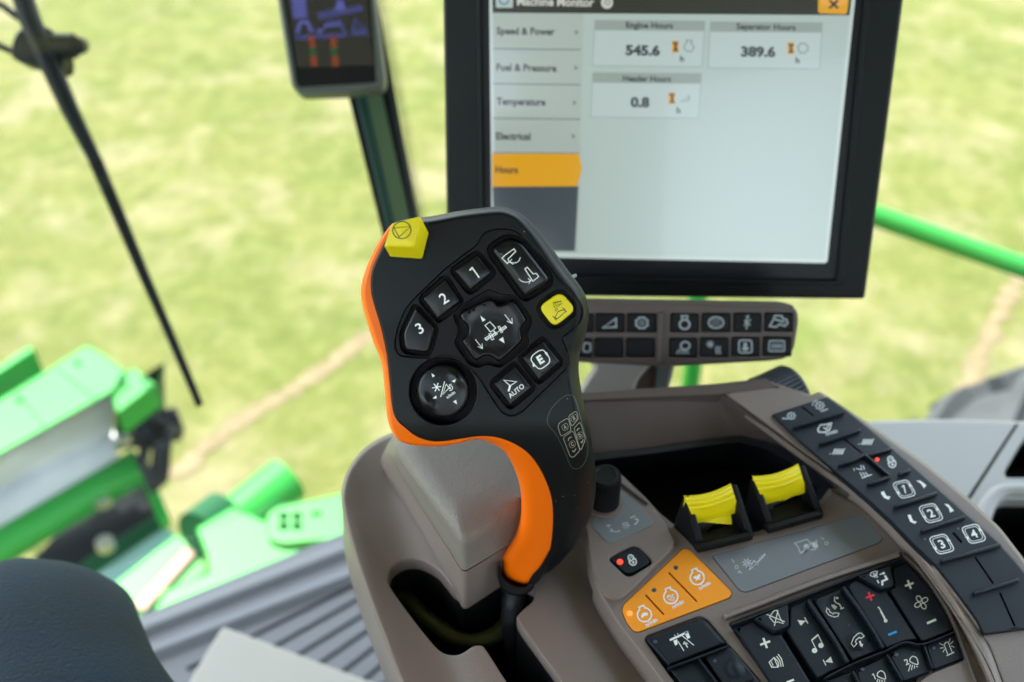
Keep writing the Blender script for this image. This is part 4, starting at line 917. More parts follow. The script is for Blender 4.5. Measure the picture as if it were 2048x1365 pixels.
for (bx, by) in ((530, 448), (688, 395)):
    for k in range(5): mb.line(SK, CS((bx-22+k*12, by+14), (bx-10+k*12, by-16)), 2.2, MARK, kh)
    mb.line(SK, CS((bx-42, by+14), (bx-30, by+8)), 1.2, GREYMK, kh); mb.line(SK, CS((bx+38, by-14), (bx+46, by-18)), 1.2, GREYMK, kh)
mb.line(SK, CS((632, 540), (665, 545), (660, 520)), 2, GREYMK, kh); mb.line(SK, CS((672, 522), (680, 545)), 2.2, GREYMK, kh); mb.line(SK, CS((620, 538), (624, 552)), 1.6, GREYMK, kh)
for k in range(3): mb.line(SK, CS((655+k*14, 560), (668+k*16, 585-k*4)), 2, GREYMK, kh)
mb.line(SK, CS((665, 592), (720, 572)), 1.8, MARK, kh)
o = mb.build('function_keypad', con)
led(o, SK, CS((749, 490))[0], 4.2, LEDR, .0033)
for c in CS((1008, 925), (1190, 868)): led(o, SK, c, 3, LEDOFF, .0031)
mb = MB()
for pts, wd in (([(292, 315), (430, 273), (570, 230)], 4), ([(436, 402), (550, 363), (658, 326)], 6), ([(540, 520), (620, 495), (688, 466), (822, 580)], 5), ([(700, 622), (760, 604), (822, 582)], 7), ([(706, 466), (770, 448), (830, 431)], 5), ([(868, 570), (932, 545)], 7), ([(845, 745), (960, 710), (1078, 672)], 7), ([(993, 880), (1110, 840), (1232, 802)], 7), ([(1100, 1045), (1260, 1000), (1425, 955)], 8), ([(1278, 1222), (1400, 1184), (1525, 1147)], 8)):
    bar(mb, SK.off(.0022), CS(*pts), wd, .0032, RUBBER)
mb.build('key_divider', con)
# ================================================================== MULTIFUNCTION LEVER
def JT(x, y):
    d = math.hypot(x-950, (y-650)*.95)/300
    t = .503+.004*min(1, d)**2 - .012*(640-y)/260*(1 if y < 640 else .6)
    return t+.088*ss((y-835)/370)
class Lever:
    n = -CF
    def __call__(s, x, y, h=0.0):
        r = ray(x, y); return CAM+r*(JT(x, y)-h)
J = Lever()
lev = thing('control_lever', 'black control lever with orange trim and thumb buttons, in front of the large display', 'joystick', tuple(MP(1035, 1190, -.02)))
body_r = [(861, 433), (920, 422), (978, 415), (1011, 415), (1041, 427), (1066, 449), (1098, 488), (1132, 536), (1162, 575), (1175, 605), (1177, 640), (1169, 678), (1159, 711), (1158, 750), (1166, 796), (1178, 850), (1187, 907), (1192, 956), (1188, 1008), (1174, 1052), (1151, 1090), (1118, 1128), (1076, 1160), (1060, 1180), (1040, 1186), (1022, 1186), (1004, 1168), (1002, 1150)]
body_l = [(1062, 1166), (1083, 1140), (1097, 1095), (1102, 1046), (1100, 1001), (1088, 963), (1067, 925), (1040, 899), (1000, 881), (962, 877), (924, 882), (871, 888), (832, 878), (806, 859), (791, 846), (780, 821), (774, 766), (768, 711), (756, 655), (741, 605), (736, 576), (738, 543), (751, 507), (768, 472), (785, 448), (815, 438)]
body = smooth(body_r[:-2]+body_l, 3)
body_ld = smooth(body_l, 5, closed=False); body_rd = smooth(body_r[:-2], 5, closed=False)
def bw(x, y):
    dl = min(math.hypot(x-a, y-b) for a, b in body_ld); dr = min(math.hypot(x-a, y-b) for a, b in body_rd)
    if y > 880: return 6 if dl < dr else (46 if y < 1100 else max(8, 46-(y-1100)*.62))
    if x < 830 and y > 470: return 9
    if y > 840 and x < 1100: return 8
    if x > 1080: return 24
    return 17
bv = {}
def panel(): return C1((368, 522), (525, 372), (640, 285), (693, 246), (722, 190), (760, 166), (830, 156), (895, 164), (938, 195), (1060, 330), (1135, 425), (1208, 492), (1272, 592), (1268, 650), (1200, 725), (1158, 752), (1196, 842), (1200, 905), (935, 1165), (880, 1184), (828, 1164), (690, 952), (585, 870), (440, 865), (270, 855), (240, 800), (262, 690), (305, 590))
inner = rnd(panel(), [8, 6, 6, 6, 8, 10, 10, 12, 10, 10, 10, 10, 14, 14, 14, 6, 12, 10, 14, 10, 10, 10, 14, 8, 10, 12, 14, 12], 3)
rc = C1((508, 1045))[0]
insetp = smooth(CG((100, 570), (112, 480), (160, 390), (240, 300), (330, 228), (410, 208), (465, 235), (495, 300), (560, 540), (620, 750), (652, 880), (655, 980), (620, 1110), (560, 1190), (490, 1218), (430, 1190), (395, 1130), (350, 1010), (280, 860), (200, 720), (130, 640)), 3)
# rolling window smooth of the bevel widths
pts = resample(body, 9)
bl = [bw(*p) for p in pts]; n_ = len(bl); bl = [sum(bl[(i+k) % n_] for k in range(-5, 6))/11 for i in range(n_)]
bmap = {(round(p[0], 3), round(p[1], 3)): b for p, b in zip(pts, bl)}
mb = MB()
mb.plate(J, pts, 0, -.034, SOFT, lambda x, y: bmap[(round(x, 3), round(y, 3))], .017, holes=[(inner, .0035, None, 2.2), (ell(rc[0], rc[1], 67, 68, 48), .009, DEEP, 3)], grid=17, seg=7)
# engraved outline of the grip badge and its printed keys
mb.line(J, insetp, 1.2, mat('panel_edge_grey', (.05, .065, .06), .35), .0003, closed=True)
for q in ([(245, 640), (262, 590), (372, 525), (395, 550), (425, 690), (300, 768), (280, 755)], [(392, 505), (410, 480), (485, 430), (505, 450), (522, 535), (440, 632), (425, 615)], [(318, 800), (335, 775), (440, 700), (462, 720), (545, 965), (460, 1055), (425, 1055), (405, 1030)], [(465, 665), (485, 640), (540, 580), (558, 600), (618, 790), (612, 830), (562, 960), (540, 935)]):
    mb.line(J, rnd(CG(*q), 3), 1.25, DIMMK, .00035, closed=True)
for s_, c, a in (('A', (342, 645), 22), ('B', (464, 522), 22), ('C', (440, 880), 22), ('D', (547, 760), 22)):
    c2 = CG(c)[0]; mb.text(J, s_, c2, 10, DIMMK, .0004, ang=a, off=.04, sx=.8)
    mb.line(J, rnd([(c2[0]+x, c2[1]+y) for x, y in ((-6, -3), (2, -8), (6, -4), (6, 4), (-2, 8), (-6, 3))], 2.5), .8, DIMMK, .0004, closed=True)
for q in (((385, 835), (392, 800), (430, 778)), ((440, 965), (462, 985), (492, 940)), ((505, 700), (515, 672), (540, 662)), ((555, 845), (570, 860), (590, 815))): mb.line(J, CG(*q), 1.9, DIMMK, .0004)
shell = mb.build('grip_body', lev, sharp=48)
# orange shell behind
ora = [(785, 447), (755, 488), (733, 535), (722, 576), (724, 606), (733, 642), (748, 688), (762, 722), (768, 766), (774, 832), (786, 868), (806, 886), (841, 893), (886, 893), (924, 886), (954, 879), (985, 888), (1008, 903), (1025, 930), (1038, 965), (1043, 1001), (1042, 1039), (1031, 1073), (1012, 1101), (1004, 1122), (1006, 1146), (1018, 1161), (1038, 1170), (1056, 1170), (1078, 1155), (1112, 1090), (1118, 1040), (1112, 980), (1085, 925), (1050, 885), (1000, 866), (962, 864), (924, 870), (871, 876), (838, 866), (812, 848), (800, 836), (792, 815), (786, 766), (780, 711), (768, 655), (754, 605), (748, 576), (750, 543), (762, 507), (778, 476), (790, 458)]
op = resample(smooth(ora, 3), 9)
def ow_(x, y):
    if x > 1045 or min(math.hypot(x-a-8, y-b+6) for a, b in body_ld) < 10: return 3
    if y > 895: return 27
    if x < 800 and y < 860: return 9
    return 6
ol = [ow_(*p) for p in op]; n_ = len(ol); ol = [sum(ol[(i+k) % n_] for k in range(-4, 5))/9 for i in range(n_)]
omap = {(round(p[0], 3), round(p[1], 3)): b for p, b in zip(op, ol)}
mb = MB(); mb.plate(J, op, -.0015, -.040, ORANGE, lambda x, y: omap[(round(x, 3), round(y, 3))], .013, grid=14, seg=8); mb.build('orange_trim', lev, sharp=50)
mb = MB(); mb.plate(J, rnd([(792, 452), (900, 436), (1020, 432), (1150, 600), (1140, 700), (1160, 900), (1165, 1000), (1120, 1110), (1060, 1160), (1020, 1150), (1050, 1050), (1060, 970), (1000, 870), (860, 872), (800, 850), (790, 740), (750, 580)], 14), -.033, -.046, BLACK, 12, .008); mb.build('back_cover', lev)
# stalk, collar and boot down into the slot
mb = MB(); mb.plate(J, smooth([(999, 1128), (1003, 1150), (1016, 1166), (1038, 1174), (1054, 1172), (1064, 1166), (1068, 1174), (1060, 1184), (1040, 1192), (1016, 1188), (1000, 1172), (995, 1146)], 3), .0012, -.028, BLACK, 3, .003); mb.build('collar', lev)
mb = MB(); P = [at(1040, 1120, .632), at(1032, 1170, .628), at(1026, 1230, .631), at(1030, 1290, .642), at(1040, 1360, .664), at(1050, 1420, .69)]
pp = []; rad = []
for i in range(len(P)-1):
    for j in range(8): pp.append(P[i].lerp(P[i+1], j/8)); rad.append(.0080+.0003*math.sin((i*8+j)*1.6))
mb.tube(pp, rad, mat('boot_rubber', (.016, .015, .015), .5, .5, bump=.6, bscale=500), 24); mb.build('stalk_boot', lev)
# ---- button polygons
FPN = lambda x, y, h=0.0: J(x, y, h)
btn = {'1': rnd(C1((567, 386), (694, 297), (780, 398), (656, 498)), [5, 5, 5, 4]),
       '2': rnd(C1((395, 540), (520, 430), (604, 556), (478, 656)), [5, 5, 5, 5]),
       '3': rnd(C1((358, 587), (464, 700), (428, 838), (300, 822), (288, 730)), [6, 6, 10, 10, 12]),
       'E': rnd(C1((936, 862), (1054, 765), (1150, 885), (1030, 990)), 5),
       'AUTO': rnd(C1((780, 1005), (900, 902), (997, 1025), (875, 1128)), 5),
       'arm': rnd(C1((760, 270), (860, 205), (938, 230), (1090, 425), (1085, 455), (962, 532), (945, 525)), [14, 16, 16, 9, 9, 8, 6]),
       'yel': rnd(CJ((1725, 118), (1882, 300), (1660, 482), (1500, 275)), [16, 16, 16, 16], 6),
       'hat': rnd(CJ((700, 345), (740, 310), (1000, 190), (1040, 205), (1085, 258), (1165, 245), (1225, 195), (1262, 215), (1385, 395), (1375, 430), (1318, 490), (1325, 560), (1345, 600), (1320, 640), (1140, 810), (1095, 835), (1035, 775), (960, 765), (880, 820), (845, 805), (730, 645), (722, 610), (790, 560), (790, 480), (765, 445), (708, 405)), [6, 6, 6, 6, 6, 6, 6, 6, 8, 6, 8, 8, 5, 6, 8, 6, 8, 8, 6, 6, 8, 6, 8, 8, 5, 6], 2)}
mb = MB()
hl = [(inset(btn[k], -v), .0040, DEEP, 2.2) for k, v in (('1', 7.5), ('2', 7.5), ('3', 7.5), ('E', 7), ('AUTO', 7), ('arm', 8))]
hl += [(inset(btn['yel'], -7), .0030, DEEP, 3), (rnd(CJ((640, 330), (700, 270), (1000, 95), (1120, 150), (1220, 150), (1290, 190), (1440, 390), (1430, 470), (1390, 530), (1410, 620), (1390, 680), (1200, 830), (1110, 890), (980, 850), (890, 890), (800, 860), (650, 640), (690, 540), (690, 470), (650, 400)), 7, 3), .0045, DEEP, 2)]
mb.plate(J, inset(inner, .8), -.0007, -.0035, BLACK, 1.5, .0005, holes=hl, grid=0, seg=2)
yr = inset(btn['yel'], -14); mb.line(J, yr, 3.5, SOFT, -.0004, closed=True)
mb.build('button_panel', lev, sharp=40)
def fdome(poly, k):
    n = len(poly); cx = sum(p[0] for p in poly)/n; cy = sum(p[1] for p in poly)/n; rr = max(math.hypot(x-cx, y-cy) for x, y in poly)
    return lambda x, y, h=0.0: J(x, y, h-k*((x-cx)**2+(y-cy)**2)/rr**2)
def button(name, k, top=.0022, m=KEY, b=5, icons=None, dome=.0007, depth=.006, bh=.0022, lab=None, g=8):
    M = fdome(btn[k], dome) if dome >= 0 else fdome(btn[k], dome)
    mb = MB(); mb.plate(M, btn[k], top, top-depth, m, b, bh, grid=g, seg=5)
    if icons: icons(mb, M, top+.00012)
    return mb.build(name, lev, sharp=50)
button('thumb_button', '1', icons=lambda mb, M, h: mb.lines(M, [C1((653, 386), (667, 371), (706, 426)), C1((667, 371), (668, 373))], 2.8, MARK, h))
button('thumb_button', '2', icons=lambda mb, M, h: mb.text(M, '2', C1((512, 538))[0], 31, MARK, h, ang=33, off=.008))
button('thumb_button', '3', icons=lambda mb, M, h: mb.text(M, '3', C1((380, 702))[0], 31, MARK, h, ang=31, off=.008))
def icE(mb, M, h):
    c = CJ((1520, 806))[0]; mb.text(M, 'E', c, 23, MARK, h, ang=31, off=.045)
    mb.line(M, rnd(CJ((1425, 800), (1440, 765), (1500, 720), (1545, 708), (1580, 740), (1612, 790), (1615, 830), (1595, 855), (1535, 898), (1500, 900), (1470, 870), (1432, 825)), 3), 1.9, MARK, h, closed=True)
    mb.fill(M, CJ((1560, 735), (1590, 772), (1592, 735)), MARK, h+.00005); mb.fill(M, CJ((1440, 845), (1445, 882), (1480, 870)), MARK, h+.00005)
button('thumb_button', 'E', icons=icE)
def icA(mb, M, h):
    mb.text(M, 'AUTO', CJ((1276, 1124))[0], 13.6, MARK, h, ang=38, off=.015, sx=.97)
    mb.line(M, CJ((1150, 1015), (1280, 1030), (1215, 1072)), 2.0, MARK, h, closed=True); mb.line(M, CJ((1215, 1070), (1198, 1128)), 4.0, MARK, h)
button('thumb_button', 'AUTO', icons=icA)
def icR(mb, M, h):
    mb.line(M, C1((830, 318), (850, 300), (895, 268), (905, 282), (862, 325), (870, 338), (858, 348)), 1.7, MARK, h, closed=True)
    mb.line(M, smooth(C1((930, 315), (918, 338), (895, 345), (875, 340)), 3, closed=False), 1.4, MARK, h); mb.line(M, C1((884, 325), (870, 340), (892, 352)), 1.3, MARK, h)
    mb.line(M, C1((955, 378), (968, 368), (1000, 405), (1018, 402), (1030, 420), (998, 445), (985, 425)), 1.7, MARK, h, closed=True)
    mb.line(M, smooth(C1((922, 432), (940, 446), (965, 450), (985, 442)), 3, closed=False), 1.4, MARK, h); mb.line(M, C1((972, 430), (988, 442), (975, 458)), 1.3, MARK, h)
button('header_tilt_rocker', 'arm', top=.0038, b=10, icons=icR, dome=.0020, bh=.004, depth=.009)
def icY(mb, M, h):
    mb.line(M, CJ((1650, 230), (1730, 213), (1728, 222), (1665, 236), (1680, 262), (1720, 245), (1745, 238), (1690, 275), (1660, 278)), 1.0, INK, h, closed=True)
    for a in (((1672, 288), (1668, 325)), ((1682, 290), (1682, 318)), ((1692, 290), (1695, 308))): mb.line(M, CJ(*a), .9, INK, h)
    mb.line(M, CJ((1745, 282), (1785, 325)), 1.5, INK, h); mb.line(M, CJ((1645, 368), (1685, 410)), 1.5, INK, h); mb.line(M, CJ((1668, 380), (1700, 322), (1765, 300), (1778, 320), (1692, 395)), 1.3, INK, h, closed=True)
button('unload_button', 'yel', top=.0012, m=YEL, b=3.5, icons=icY, dome=.0004, bh=.0010)
ch = CJ((1035, 500))[0]
def icH(mb, M, h):
    mb.fill(M, CJ((912, 362), (965, 405), (935, 426)), MARK, h); mb.fill(M, CJ((1100, 606), (1142, 580), (1158, 642)), MARK, h)
    mb.line(M, CJ((960, 462), (1010, 425), (1068, 488), (1018, 530)), 1.6, MARK, h, closed=True)
    mb.line(M, CJ((962, 605), (1170, 478)), 1.2, MARK, h)
    for q in (((958, 592), (1010, 560), (1022, 580), (975, 612)), ((1112, 500), (1165, 466), (1178, 484), (1130, 518)), ((1030, 555), (1072, 530), (1085, 548), (1045, 572))): mb.line(M, CJ(*q), 1.5, MARK, h, closed=True)
    mb.line(M, CJ((1000, 548), (1018, 545), (1050, 600), (1030, 610)), 1.4, MARK, h, closed=True); mb.line(M, CJ((1092, 475), (1108, 470), (1140, 528), (1122, 535)), 1.4, MARK, h, closed=True); mb.line(M, CJ((1050, 515), (1072, 558)), 2.4, MARK, h)
    mb.line(M, CJ((862, 602), (932, 692)), 1.4, MARK, h); mb.line(M, CJ((888, 675), (935, 696), (930, 645)), 1.4, MARK, h)
    mb.line(M, CJ((1158, 350), (1232, 440)), 1.4, MARK, h); mb.line(M, CJ((1182, 418), (1236, 442), (1232, 388)), 1.4, MARK, h)
def fhat(x, y, h=0.0):      # shallow dish with a raised ring at the ends
    r = math.hypot(x-ch[0], y-ch[1])/66; return J(x, y, h+.0018*max(0, min(1, (r-.55)/.45))**1.5-.0024*max(0, r-.85)*3)
mb = MB(); mb.plate(fhat, resample(btn['hat'], 5), .0010, -.006, KEY, 6, .003, grid=6, seg=5); icH(mb, fhat, .00115); mb.build('speed_hat_switch', lev, sharp=55)
def frnd(x, y, h=0.0):
    dx, dy = x-rc[0], y-rc[1]; r = math.hypot(dx, dy)/54; a = math.atan2(-dy, dx)
    b1 = math.exp(-(((a-R(38)+math.pi) % (2*math.pi)-math.pi)/.42)**2); b2 = math.exp(-(((a-R(218)+math.pi) % (2*math.pi)-math.pi)/.42)**2)
    return J(x, y, h-.0016*r*r+.0026*math.exp(-((r-.72)/.16)**2)*(b1+b2))
mb = MB(); mb.plate(frnd, ell(rc[0], rc[1], 54, 55.5, 64), .0030, -.008, KEY, 8, .005, grid=5, seg=6)
h = .0032; M = frnd
for q in (((420, 945), (455, 972), (430, 988)), ((625, 1025), (665, 1005), (655, 1040)), ((430, 1200), (468, 1170), (470, 1200)), ((636, 1232), (668, 1214), (678, 1260))): mb.fill(M, CJ(*q), MARK, h)
c = CJ((472, 1086))[0]
for a in (10, 70, 130): mb.line(M, [(c[0]+9*math.cos(R(a)), c[1]-9*math.sin(R(a))), (c[0]-9*math.cos(R(a)), c[1]+9*math.sin(R(a)))], 1.9, MARK, h+a*1e-7)
mb.line(M, CJ((512, 1185), (552, 1028)), 1.7, MARK, h); mb.line(M, CJ((532, 1162), (568, 1055), (598, 1092)), 1.7, MARK, h, closed=True)
mb.line(M, smooth(CJ((600, 1120), (625, 1112), (632, 1085), (612, 1068)), 3, closed=False), 1.6, MARK, h); mb.line(M, CJ((602, 1082), (600, 1062), (622, 1056)), 1.4, MARK, h); mb.fill(M, ell(*CJ((605, 1095))[0], 2, n=8), MARK, h)
mb.text(M, 'n/min', CJ((614, 1162))[0], 9.0, MARK, h, ang=36, off=.02)
mb.build('reel_hat_switch', lev, sharp=55)
# yellow stop switch standing up from the top left corner
mb = MB(); b5 = C1((212, 318), (402, 332), (444, 185), (395, 120), (225, 140)); 
q0 = C1((204, 320), (402, 336), (446, 175), (420, 118), (232, 150)); 
mb.plate(J, rnd(q0, 4), .0006, -.006, DEEP, 2, .0006)
lo = C1((222, 320), (402, 334), (440, 190), (262, 165)); hi = C1((182, 252), (350, 256), (386, 84), (226, 126))
r4 = [4, 5, 6, 5]
lv = [(rnd(lo, r4, 5), -.002)]
for s in (.3, .6, .88): lv.append((rnd(mixp(lo, hi, s), r4, 5), -.002+.0165*s))
for s in (.35, .7, 1.0): lv.append((inset(rnd(mixp(lo, hi, .88+.12*s), [7]*4, 5), 2.2*(1-math.cos(s*math.pi/2))), -.002+.0165*(.88)+.002*math.sin(s*math.pi/2)))
mb.loft(J, lv, YEL)
h = .01465
mb.line(J, ell(*C1((283, 166))[0], 18.5, 17, 30, rot=-.3), 1.7, INK, h, closed=True); mb.line(J, C1((240, 154), (330, 146), (268, 204)), 1.5, INK, h+.00003, closed=True)
mb.build('stop_switch', lev, sharp=50)
mb = MB(); a, b = C1((1180, 435))[0], C1((1228, 415))[0]; mb.tube([J(a[0], a[1], -.0085), J((a[0]+b[0])/2, (a[1]+b[1])/2, -.012), J(b[0], b[1], -.02)], .0012, mat('clear_seam_tab', (.2, .24, .24), .15), 8); mb.build('seam_tab', lev)
# ================================================================== DISPLAYS
def camv(r, u, f): return (CR*r+CU*u+CF*f).normalized()
mu = camv(.997, -.014, -.07); mv = camv(-.02, -.951, .309); mn = mu.cross(mv).normalized()
if mn.dot(CF) > 0: mn = -mn
MM = Flat(at(1340, 300, .765), mn)
BZ = mat('display_housing_black', (.006, .0075, .0078), .5, .22, bump=.15, bscale=1200)
BZ2 = mat('display_inner_bezel', (.005, .0055, .006), .4, .3)
mon = thing('display', 'large black framed touch display showing engine, separator and header hours on its lit screen', 'display', tuple(MM(1310, 597, -.02)))
mb = MB(); mb.plate(MM, rnd([(885, -125), (1822, -125), (1729, 598), (1300, 594), (896, 589)], [8, 8, 8, 1, 8]), .004, -.034, BZ, 6, .004, holes=[(rnd([(958, -75), (1738, -75), (1678, 566), (966, 553)], 6), .0035, BZ2, 3), ], seg=3)
mb.build('housing', mon)
mb = MB(); mb.plate(MM, rnd([(952, -82), (1745, -82), (1690, 560), (1682, 572), (962, 558)], 5), .0052, .003, BZ, 2, .001, holes=[(rnd([(960, -74), (1736, -74), (1674, 563), (968, 550)], 5), .0035, None, 1)], seg=2); mb.build('frame_ridge', mon)
mb = MB(); M = MM; z = .0016
BG = glow('lit_screen_background', (178, 196, 190)); BG2 = glow('lit_menu_grey', (172, 186, 178)); EDGE = glow('lit_screen_edge', (196, 212, 206))
mb.plate(M, rnd([(978, -62), (1717, -62), (1655, 524), (1649, 527), (990, 513), (984, 508)], 3), z, .0002, EDGE, 1, .0004)
mb.fill(M, [(984, -55), (1709, -55), (1648, 519), (992, 505)], BG, z+.00015)
def q(pts, col, dz=.0003): mb.fill(M, pts, col, z+dz)
q([(984, -55), (1709, -55), (1699, 31), (985, 26)], glow('lit_title_black', (34, 34, 22)), .0003)
q([(985, 26), (1167, 27), (1156, 505), (992, 505)], BG2, .0003)
q([(985, 374), (1157, 373), (1150, 503), (990, 500)], glow('lit_menu_dark', (62, 72, 78)), .00045)
GOLD = glow('lit_gold', (228, 166, 0)); q([(984, 308), (1158, 307), (1164, 340), (1154, 373), (984, 374)], GOLD, .0006)
DARK = glow('lit_text_dark', (40, 46, 48)); MIDG = glow('lit_line_grey', (112, 124, 128))
for y in (99, 169, 238): mb.line(M, [(986, y-1), (1161, y+1)], 2.6, MIDG, z+.0006)
mb.line(M, [(985, 306), (1158, 307)], 2, MIDG, z+.0007)
def txt(s_, x0, x1, y, size, col, dz=.0008, off=.03, ang=-1.0):
    vs, fs, cx, cy = glyphs(s_, off); wd = (max(v[0] for v in vs)-min(v[0] for v in vs))*size
    mb.text(M, s_, ((x0+x1)/2, y), size, col, z+dz, ang=ang, shear=89.5, off=off, sx=(x1-x0)/wd)
txt('Speed & Power', 993, 1110, 65, 20, DARK); txt('Fuel & Pressure', 993, 1113, 136, 20, DARK); txt('Temperature', 993, 1091, 206, 20, DARK); txt('Electrical', 992, 1061, 273, 20, DARK); txt('Hours', 991, 1036, 340, 20, DARK)
for x, y in ((1153, 65), (1152, 136), (1149, 206), (1147, 273)): q([(x-3, y-5), (x+5, y), (x-3, y+5)], MIDG, .0008)
txt('Machine Monitor', 1034, 1188, 4, 24, glow('lit_text_pale', (205, 208, 200)))
q(rnd([(990, -30), (1026, -30), (1026, 16), (992, 16)], 3), glow('lit_icon_tile', (178, 196, 188)), .0007); mb.line(M, ell(1008, 0, 9, n=20), 3, glow('lit_icon_blue', (70, 110, 160)), z+.0009, closed=True)
mb.fill(M, ell(1214, 6, 12, n=24), glow('lit_text_pale', (205, 208, 200)), z+.0007); mb.line(M, ell(1215, 5, 5, n=12), 2.5, MIDG, z+.0009, closed=True)
q(rnd([(1637, -30), (1701, -30), (1694, 29), (1636, 27)], 6), GOLD, .0007); q(rnd([(1642, -28), (1697, -28), (1691, 12), (1641, 11)], 6), glow('lit_amber', (240, 176, 70)), .0008)
mb.lines(M, [[(1659, 1), (1676, 17)]], 5, DARK, z+.001); mb.lines(M, [[(1676, 1), (1659, 17)]], 5, DARK, z+.0011)
PANE = glow('lit_pane', (186, 204, 200)); HEADG = glow('lit_header_grey', (150, 164, 158))
for (x0, y0, x1, y1, ttl, num, tx, nx, ic) in ((1190, 41, 1410, 134, 'Engine Hours', '545.6', (1252, 1346), (1251, 1320), 0), (1421, 44, 1645, 138, 'Separator Hours', '389.6', (1473, 1591), (1482, 1551), 1), (1186, 146, 1403, 237, 'Header Hours', '0.8', (1246, 1342), (1261, 1299), 2)):
    q([(x0, y0), (x1, y0+2), (x1-6, y1), (x0-5, y1-2)], PANE, .0004); mb.line(M, [(x0, y0), (x1, y0+2), (x1-6, y1), (x0-5, y1-2)], 1.6, HEADG, z+.0005, closed=True)
    q([(x0, y0), (x1, y0+2), (x1-1, y0+22), (x0, y0+20)], HEADG, .0006)
    txt(ttl, tx[0], tx[1], y0+12, 17, DARK); txt(num, nx[0], nx[1], y0+60 if ic < 2 else y0+59, 27, DARK, off=.05)
    ix, iy = (x0+161, y0+53) if ic < 2 else (x0+158, y0+51)
    q([(ix-7, iy-12), (ix+6, iy-12), (ix+6, iy+12), (ix-7, iy+12)], GOLD, .0007); mb.line(M, [(ix-4, iy-8), (ix+4, iy-8), (ix-3, iy+8), (ix+4, iy+8)], 3.2, DARK, z+.0009, closed=True)
    if ic == 0: mb.line(M, [(ix+21, iy-13), (ix+33, iy-13), (ix+31, iy-8), (ix+37, iy), (ix+33, iy+9), (ix+24, iy+10), (ix+17, iy+3), (ix+19, iy-5), (ix+23, iy-8)], 2, MIDG, z+.0008, closed=True)
    if ic == 1: mb.line(M, [(ix+24+r_*math.cos(a*.39), iy+r_*math.sin(a*.39)) for a in range(16) for r_ in ((11 if a % 2 else 9),)], 2, MIDG, z+.0008, closed=True)
    if ic == 2: mb.line(M, [(ix+16, iy+7), (ix+35, iy-5), (ix+33, iy+4)], 2, MIDG, z+.0008, closed=True)
    txt('h', ix+9, ix+17, iy+24, 17, DARK)
mb.build('screen', mon, merge=False)
# ---- shortcut key bar under the large display
KB = Flat(at(1370, 665, .735), mn)
TB = mat('warm_taupe_bar', (.085, .060, .052), .5, .5, bump=.2, bscale=1200)
bar_t = thing('shortcut_key_bar', 'dark taupe bar with two rows of black icon keys just under the large display', 'key bar', tuple(KB(1370, 735, -.01)))
mb = MB(); keys = []
def kq(x0, x1, y0, y1): return rnd(CB((x0, y0), (x1, y0+3), (x1-1, y1+3), (x0-4, y1)), 2.2)
cols = [(55, 190), (215, 445), (475, 705), (830, 1050), (1085, 1310), (1345, 1563), (1600, 1822)]
for i, (a, b) in enumerate(cols):
    dy = -2*(i-3) if i > 3 else 0
    keys.append((i, 0, kq(a, b, 198+dy, 342+dy))); keys.append((i, 1, kq(a-10-(i > 3)*4, b-12-(i > 3)*4, 398+dy*1.5, 548+dy*2.4)))
mb.plate(KB, rnd([(1110, 604), (1565, 612), (1594, 620), (1597, 640), (1588, 698), (1574, 717), (1540, 722), (1330, 734), (1110, 722)], [4, 6, 8, 10, 16, 12, 8, 8, 4]), 0, -.016, TB, 4, .004, holes=[(inset(k[2], -1.6), .003, DEEP, 1) for k in keys])
bar(mb, KB, CB((745, 185), (742, 400), (735, 600)), 8, .0035, TB); mb.build('key_frame', bar_t)
